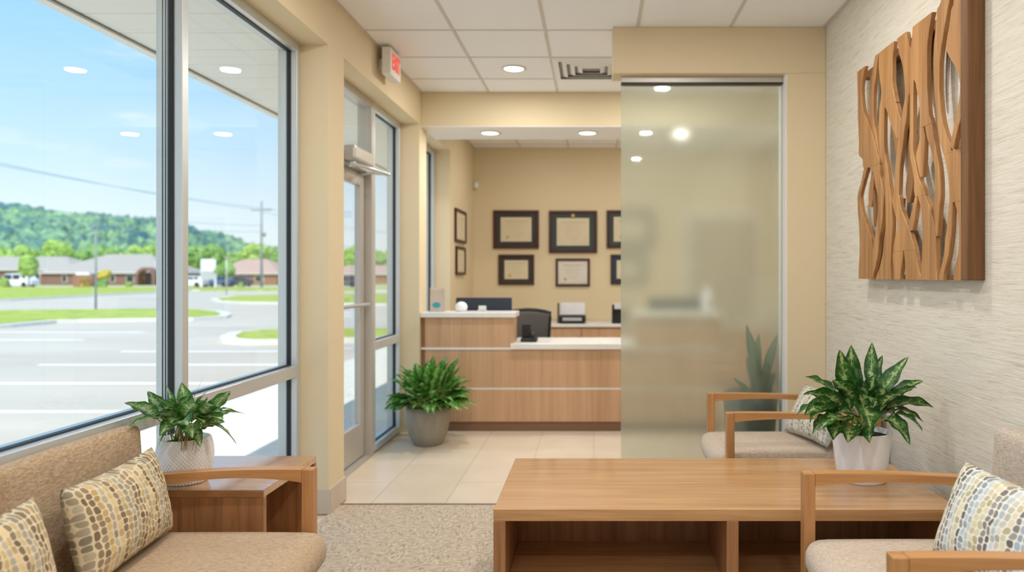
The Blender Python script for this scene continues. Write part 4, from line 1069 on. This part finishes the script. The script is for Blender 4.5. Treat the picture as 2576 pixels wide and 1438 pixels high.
hip_house('building', 'low brick building with a wide grey hipped roof across the road', (95 - VX) * kk, (415 - VX) * kk, 115, 14, 1.80, 4.85, 6.5, M['roof_grey'], M['brick'], [(-6, .8), (1.5, .8), (4.2, 1.2), (8, 1.0)], 'buildings across the road')
hip_house('building', 'grey roofed building wing at the far window edge behind the parked white car', (-260 - VX) * kk, (100 - VX) * kk, 122, 12, 2.3, 4.6, 5, M['roof_grey'], M['brick'], [(5, 1.2), (8, 1.2)], 'buildings across the road')
hip_house('building', 'brick building with a tan shingle roof beyond the white sign', (478 - VX) * kk, (680 - VX) * kk, 118, 12, 1.70, 4.1, 4.5, M['roof_tan'], M['brick_red'], [(-4, 1.0), (-1, 1.4), (3, 1.4)], 'buildings across the road')
hip_house('building', 'long tan roofed brick building seen through the entrance door glass', (650 - VX) * kk, (1010 - VX) * kk, 136, 12, 1.60, 3.3, 5, M['roof_tan'], M['brick_red'], [(-6, 1.4), (0, 1.4), (6, 1.4)], 'buildings across the road')
# arched entrance porch
pc = thing('entrance_porch', 'small arched entrance porch on the grey roofed building', 'porch', ((352 - VX) * 112 / FPX, 113.2, GZ))
bm = bmesh.new(); n = 12; R1, R0 = 1.5, 1.1
for s, e in ((0, 1), ):
    ra, rb = [], []
    for i in range(n + 1):
        a = PI * i / n
        ra.append([bm.verts.new((R1 * math.cos(a), yy, 1.3 + R1 * math.sin(a))) for yy in (0, 1.6)]); rb.append([bm.verts.new((R0 * math.cos(a), yy, 1.3 + R0 * math.sin(a))) for yy in (0, 1.6)])
    for i in range(n):
        bm.faces.new((ra[i][0], ra[i + 1][0], rb[i + 1][0], rb[i][0])); bm.faces.new((ra[i][1], rb[i][1], rb[i + 1][1], ra[i + 1][1]))
        bm.faces.new((ra[i][0], ra[i][1], ra[i + 1][1], ra[i + 1][0])); bm.faces.new((rb[i][0], rb[i + 1][0], rb[i + 1][1], rb[i][1]))
for s in (-1, 1): add_box(bm, (s * 1.3 - 0.2, 0, 0), (s * 1.3 + 0.2, 1.6, 1.3))
finish('arch', bm, M['brick'], pc)
box('entrance_door', (-0.7, 1.5, 0), (0.7, 1.58, 1.9), M['car_dark'], pc, 0)

# hills
prof = [(-2000, 500), (-600, 520), (0, 521), (60, 524), (150, 535), (200, 549), (300, 549), (390, 562), (473, 570), (520, 590), (600, 605), (640, 622), (700, 628), (800, 632), (900, 640), (1000, 650), (1300, 668), (2400, 680), (4600, 684)]
def ridge(px):
    for (a, ya), (b, yb) in zip(prof, prof[1:]):
        if a <= px <= b: return ya + (yb - ya) * (px - a) / (b - a)
    return 684
def hill_mesh(Y0, Y1, k0, k1, dy, mat, seed, nx=360, ny=80):
    bm = bmesh.new(); G = []
    for i in range(nx + 1):
        row = []
        for j in range(ny + 1):
            v = j / ny; Y = Y0 + (Y1 - Y0) * v; X = k0 + (k1 - k0) * i / nx
            px = VX + FPX * X / Y1
            H = (VY - ridge(px) + dy) * Y1 / FPX
            z = H * math.sin(min(1, v * 1.02) * PI / 2) ** 1.2
            p = Vector((X, Y, 0)) / 9.0
            b = 1 - abs(noise.noise(p + Vector((seed, 0, 0)))) * 2; b2 = 1 - abs(noise.noise(p * 2.3 + Vector((0, seed, 3)))) * 2
            z += (b * 8.0 + b2 * 3.0 - 6) * min(1, v * 4) + noise.noise(Vector((X, Y, 0)) / 60) * 6 * v
            row.append(bm.verts.new((X + noise.noise(p * 3) * 1.5, Y, GZ + max(z, -0.5))))
        G.append(row)
    for i in range(nx):
        for j in range(ny): bm.faces.new((G[i][j], G[i + 1][j], G[i + 1][j + 1], G[i][j + 1]))
    return finish('hills', bm, mat, None, False)
struct(hill_mesh(330, 520, -560, 40, 0, M['forest_haze'], 1.7))

def tree(label, px, ybase_Y, top_y, rpx, mat, group, trunk=True, name='tree', squash=1.0, nb=9):
    Y = ybase_Y; k = Y / FPX; x = (px - VX) * k; top = EYE.z + (VY - top_y) * k - GZ; r = rpx * k
    t = thing(name, label, 'tree' if name == 'tree' else 'shrub', (x, Y, GZ), 0, group)
    bm = bmesh.new(); random.seed(int(px * 7 + top_y))
    zc = max(top - r * squash, r * squash * 0.8) if trunk else r * squash * 0.7
    for i in range(nb):
        a = random.uniform(0, 2 * PI); q = random.uniform(0.15, 0.6) * r; rr = r * random.uniform(0.42, 0.62)
        c = Vector((q * math.cos(a), q * math.sin(a), zc + random.uniform(-0.5, 0.38) * r * squash))
        if i == 0: c = Vector((0, 0, zc)); rr = r * 0.8
        s0 = len(bm.verts); res = bmesh.ops.create_icosphere(bm, subdivisions=3, radius=rr)
        for v in res['verts']:
            n = noise.noise(v.co * (2.6 / rr) + c) * 0.34 + noise.noise(v.co * (6 / rr) + c) * 0.2
            v.co = v.co * (1 + n); v.co.z *= squash; v.co += c; v.co.z = max(v.co.z, 0.02)
    finish('crown', bm, mat, t)
    if trunk or True: tube('trunk', [(0, 0, 0), (0.03 * r, 0, zc * 0.5), (0, 0.0, zc)], [0.10 * r, 0.07 * r, 0.04 * r], M['pole_wood'], t, 8)
    return t
G1 = 'trees behind the buildings'
BELT = [
 (20, 622, 28, 'tree_lime', 'lime green tree behind the grey roofed wing, at the picture edge'),
 (62, 618, 24, 'tree_lime', 'small lime tree in the belt, directly above the loose young tree by the white car'),
 (105, 628, 26, 'tree_mid', 'low mid green tree where the roof of the grey wing meets the main grey roof'),
 (150, 606, 27, 'tree_lime', 'tallest lime green tree of the belt, above the low slope of the main grey roof'),
 (200, 626, 27, 'tree_mid', 'mid green tree behind the rising slope of the main grey hipped roof'),
 (250, 616, 26, 'tree_mid', 'mid green tree behind the roof ridge beside the thin dark light pole'),
 (300, 624, 26, 'tree_mid', 'mid green tree behind the falling slope of the main grey hipped roof'),
 (345, 616, 27, 'tree_lime', 'lime green tree above the arched entrance porch of the grey roofed building'),
 (385, 618, 26, 'tree_lime', 'lime green tree touching the near side of the dark window mullion'),
 (490, 616, 28, 'tree_mid', 'mid green tree between the window mullion and the white roadside sign'),
 (535, 614, 27, 'tree_mid', 'mid green tree rising directly above the white roadside sign'),
 (590, 632, 24, 'tree_mid', 'low mid green tree of the belt behind the round dark green tree'),
 (640, 612, 28, 'tree_lime', 'lime green tree behind the tan roof at the foot of the utility pole'),
 (690, 620, 28, 'tree_mid', 'mid green tree at the window jamb, past the utility pole'),
 (890, 618, 32, 'tree_lime', 'lime green tree seen through the glass of the entrance door'),
 (950, 626, 32, 'tree_mid', 'mid green tree seen at the edge of the sidelight next to the door'),
 (1000, 630, 30, 'tree_mid', 'mid green tree seen in the sidelight against its outer frame')]
for i, (px, ty, r, m, lab) in enumerate(BELT):
    tree(lab, px, 150 + (i % 3) * 9, ty - 5, r * 1.25, M[m], G1, nb=8)
tree('young tree with a loose lime crown beside the parked white car', 72, 96, 634, 24, M['tree_lime'], None, squash=1.35)
tree('round dark green tree directly beside the white roadside sign', 568, 95, 652, 23, M['tree_mid'], None)
tree('yellow flowering tree beside the brick monument sign', 262, 99, 676, 15, M['tree_yellow'], None)
tree('rust coloured round shrub in front of the brick monument sign', 214, 94, 690, 16, M['tree_rust'], None, False, 'shrub')
tree('clipped green shrub below the yellow flowering tree', 258, 94, 706, 13, M['tree_mid'], None, False, 'shrub')
tree('small round green shrub in front of the arched entrance porch', 324, 98, 707, 9, M['tree_lime'], None, False, 'shrub')
tree('small dark shrub beside the parked cars and the utility pole', 606, 96, 704, 9, M['tree_mid'], None, False, 'shrub')
tree('lime shrub at the far edge of the window by the grey building wing', 8, 96, 676, 16, M['tree_lime'], None, False, 'shrub')

# utility pole with wires
up = thing('utility_pole', 'tall grey utility pole with a crossarm and cables beyond the road', 'utility pole', ((658 - VX) * 96 / FPX, 96, GZ))
tube('pole', [(0, 0, 0), (0, 0, 11.2)], [0.17, 0.12], M['pole_wood'], up)
box('crossarm', (-1.3, -0.08, 9.95), (1.3, 0.08, 10.12), M['pole_wood'], up, 0.01)
tube('side_bracket', [(0, 0, 4.0), (-1.3, 0, 4.3)], 0.05, M['pole_wood'], up)
lathe('transformer', [(0.001, 0), (0.2, 0), (0.2, 0.5), (0.001, 0.5)], M['pole_wood'], up, 16, (0.35, 0, 6.6))
def wire(a, b, sag, parent, r=0.028):
    a, b = Vector(a), Vector(b); pts = [a.lerp(b, i / 24) - Vector((0, 0, sag * 4 * (i / 24) * (1 - i / 24))) for i in range(25)]
    tube('wire', pts, r, M['wire'], parent, 6)
for xo, za, zb in ((-1.2, 10.15, 11.0), (1.2, 10.15, 10.4), (0, 8.0, 7.2), (0, 7.2, 6.2)): wire((xo, 0, za), (-4.0 + xo * 0.4, -52, zb), 0.5, up)
for xo in (-1.2, 1.2): wire((xo, 0, 10.15), (6 + xo, 55, 10.2), 0.9, up)
lpx = thing('light_pole', 'thin dark light pole on the grass island in front of the grey roofed building', 'light pole', on_ground(241, 782, GZ))
tube('pole', [(0, 0, 0), (0, 0, 3.7)], [0.05, 0.035], M['pole_wood'], lpx)
box('lamp_head', (-0.16, -0.1, 3.7), (0.16, 0.1, 3.76), M['pole_wood'], lpx, 0.01)
lp2 = thing('light_pole', 'slim pale post before the dark green tree near the white sign', 'light pole', ((570 - VX) * 60 / FPX, 60, GZ))
tube('pole', [(0, 0, 0), (0, 0, 3.0)], 0.05, M['alu_warm'], lp2)
box('lamp_head', (-0.2, -0.1, 3.0), (0.2, 0.1, 3.08), M['alu_warm'], lp2, 0.01)
# roadside signs
rs = thing('roadside_sign', 'white two panel roadside sign on posts before the tan roofed building', 'sign', ((525 - VX) * 97 / FPX, 97, GZ))
box('panel', (-1.0, -0.12, 2.1), (1.0, 0.12, 3.7), M['paper'], rs, 0.02)
box('panel', (-0.95, -0.11, 1.0), (0.95, 0.11, 2.0), M['alu'], rs, 0.02)
for s in (-1, 1): box('post', (s * 0.9 - 0.1, -0.1, 0), (s * 0.9 + 0.1, 0.1, 3.7), M['white_paint'], rs, 0)
ms = thing('monument_sign', 'low brick monument sign with a white cap beside the yellow tree', 'sign', ((212 - VX) * 98 / FPX, 98, GZ))
box('base', (-1.3, -0.3, 0), (1.3, 0.3, 1.6), M['brick_red'], ms, 0.02)
box('cap', (-0.9, -0.35, 1.6), (0.9, 0.35, 1.95), M['paper'], ms, 0.02)

def car(label, px, Y, paint_m, L=4.6, H=1.55, rz=0.0):
    t = thing('car', label, 'car', ((px - VX) * Y / FPX, Y, GZ), rz)
    out = [(-L / 2, .35), (-L / 2, .85), (-L * .47, .95), (-L * .30, 1.0), (-L * .20, H * .97), (L * .10, H), (L * .32, H * .95), (L * .46, 1.02), (L / 2, .92), (L / 2, .38), (L * .42, .25), (-L * .42, .25)]
    bm = bmesh.new(); rows = []
    for yy, s in ((-0.88, .97), (-0.75, 1.0), (0.75, 1.0), (0.88, .97)):
        rows.append([bm.verts.new((x * s, yy if z < 1.0 else yy * 0.84, 0.6 + (z - 0.6) * s)) for x, z in out])
    for a, b in zip(rows, rows[1:]):
        for i in range(len(out)): bm.faces.new((a[i], a[(i + 1) % len(out)], b[(i + 1) % len(out)], b[i]))
    bm.faces.new(rows[0]); bm.faces.new(rows[-1])
    body = finish('body', bm, paint_m, t)
    gw = bmesh.new()
    for s in (-1, 1):
        for x0, x1 in ((-L * .24, -L * .02), (L * .01, L * .20), (L * .22, L * .34)):
            vs = [gw.verts.new((x, s * yy, z)) for x, z, yy in ((x0, 1.02, .80), (x1, 1.02, .80), (x1 - 0.04 if x1 > 0 else x1, H * .90, .765), (x0 + 0.2 if x0 < -L * .2 else x0, H * .90, .765))]
            v2 = [gw.verts.new(v.co + Vector((0, -s * 0.05, 0))) for v in vs]
            gw.faces.new(vs); gw.faces.new(v2[::-1])
            for i in range(4): gw.faces.new((vs[i], v2[i], v2[(i + 1) % 4], vs[(i + 1) % 4]))
    finish('side_windows', gw, M['car_glass'], t)
    for sx in (-0.31, 0.31):
        for sy in (-1, 1):
            b2 = bmesh.new(); tube_into(b2, [(sx * L, sy * 0.68, 0.33), (sx * L, sy * 0.90, 0.33)], 0.33, 18); finish('wheel', b2, M['rubber'], t)
    return t
car('white car parked behind the young lime tree across the road', 42, 101, M['car_white'], 5.2, 1.85)
car('white car parked beside the window mullion near the roadside sign', 478, 100, M['car_white'], 4.4, 1.5)
car('blue car parked under the round green tree', 548, 102, M['car_blue'], 4.0, 1.5)
car('dark car parked beside the small shrub and utility pole', 598, 104, M['car_dark'], 3.8, 1.4)
car('dark car seen through the entrance door glass across the road', 866, 100, M['car_dark'], 4.4, 1.5)

# ------------------------------------------------------------------ light, sky, camera
w = bpy.data.worlds.new('sky'); bpy.context.scene.world = w; w.use_nodes = True
T = w.node_tree; T.nodes.clear()
def N(k, **kw):
    n = T.nodes.new(k)
    for a, b in kw.items(): setattr(n, a, b)
    return n
tc = N('ShaderNodeTexCoord'); sx = N('ShaderNodeSeparateXYZ'); T.links.new(tc.outputs['Generated'], sx.inputs[0])
rp = N('ShaderNodeValToRGB'); T.links.new(sx.outputs[2], rp.inputs[0])
st = [(0.0, lin(232, 240, 244)), (0.06, lin(222, 238, 248)), (0.17, lin(186, 222, 250)), (0.34, lin(138, 200, 250)), (0.7, lin(100, 168, 236))]
cr = rp.color_ramp
while len(cr.elements) < len(st): cr.elements.new(0.5)
for e, (p, c) in zip(cr.elements, st): e.position = p; e.color = c
mp = N('ShaderNodeMapping'); T.links.new(tc.outputs['Generated'], mp.inputs[0]); mp.inputs['Scale'].default_value = (3.2, 3.2, 14); mp.inputs['Location'].default_value = (1.3, 0.4, 0.2)
nz = N('ShaderNodeTexNoise'); T.links.new(mp.outputs[0], nz.inputs['Vector']); nz.inputs['Scale'].default_value = 1.6; nz.inputs['Detail'].default_value = 5; nz.inputs['Roughness'].default_value = 0.6
cm = N('ShaderNodeMapRange'); T.links.new(nz.outputs[0], cm.inputs[0]); cm.inputs[1].default_value = 0.55; cm.inputs[2].default_value = 0.78; cm.inputs[4].default_value = 0.8
mx = N('ShaderNodeMix', data_type='RGBA'); T.links.new(cm.outputs[0], mx.inputs[0]); T.links.new(rp.outputs[0], mx.inputs[6]); mx.inputs[7].default_value = lin(244, 246, 248)
bg = N('ShaderNodeBackground'); T.links.new(mx.outputs[2], bg.inputs[0]); bg.inputs[1].default_value = 1.3
wo = N('ShaderNodeOutputWorld'); T.links.new(bg.outputs[0], wo.inputs[0])

sd = bpy.data.lights.new('sun', 'SUN'); sd.energy = 5.2; sd.angle = 0.012; sd.color = (1, 0.95, 0.86)
so = bpy.data.objects.new('sun', sd); C.objects.link(so)
so.rotation_euler = Vector((-0.01, -0.62, 0.86)).to_track_quat('Z', 'Y').to_euler()

cd_ = bpy.data.cameras.new('camera'); cam = bpy.data.objects.new('camera', cd_); C.objects.link(cam)
cam.location = EYE; cam.rotation_euler = (PI / 2, 0, 0)
cd_.sensor_fit = 'HORIZONTAL'; cd_.sensor_width = 36.0; cd_.lens = FPX / 2576 * 36
cd_.shift_x = -(VX - 1288) / 2576; cd_.shift_y = (VY - 719) / 2576
cd_.clip_start = 0.05; cd_.clip_end = 2000
cd_.dof.use_dof = True; cd_.dof.focus_distance = 3.0; cd_.dof.aperture_fstop = cd_.lens / 1000 / 0.0155
bpy.context.scene.camera = cam
sc = bpy.context.scene
sc.view_settings.view_transform = 'Standard'; sc.view_settings.look = 'None'
sc.view_settings.gamma = 1.0; sc.view_settings.use_curve_mapping = False
sc.view_settings.exposure = 0.0
sc.cycles.sample_clamp_indirect = 4.0
sc.cycles.max_bounces = 9; sc.cycles.diffuse_bounces = 4; sc.cycles.transparent_max_bounces = 12
sc.cycles.use_adaptive_sampling = True; sc.cycles.adaptive_threshold = 0.02
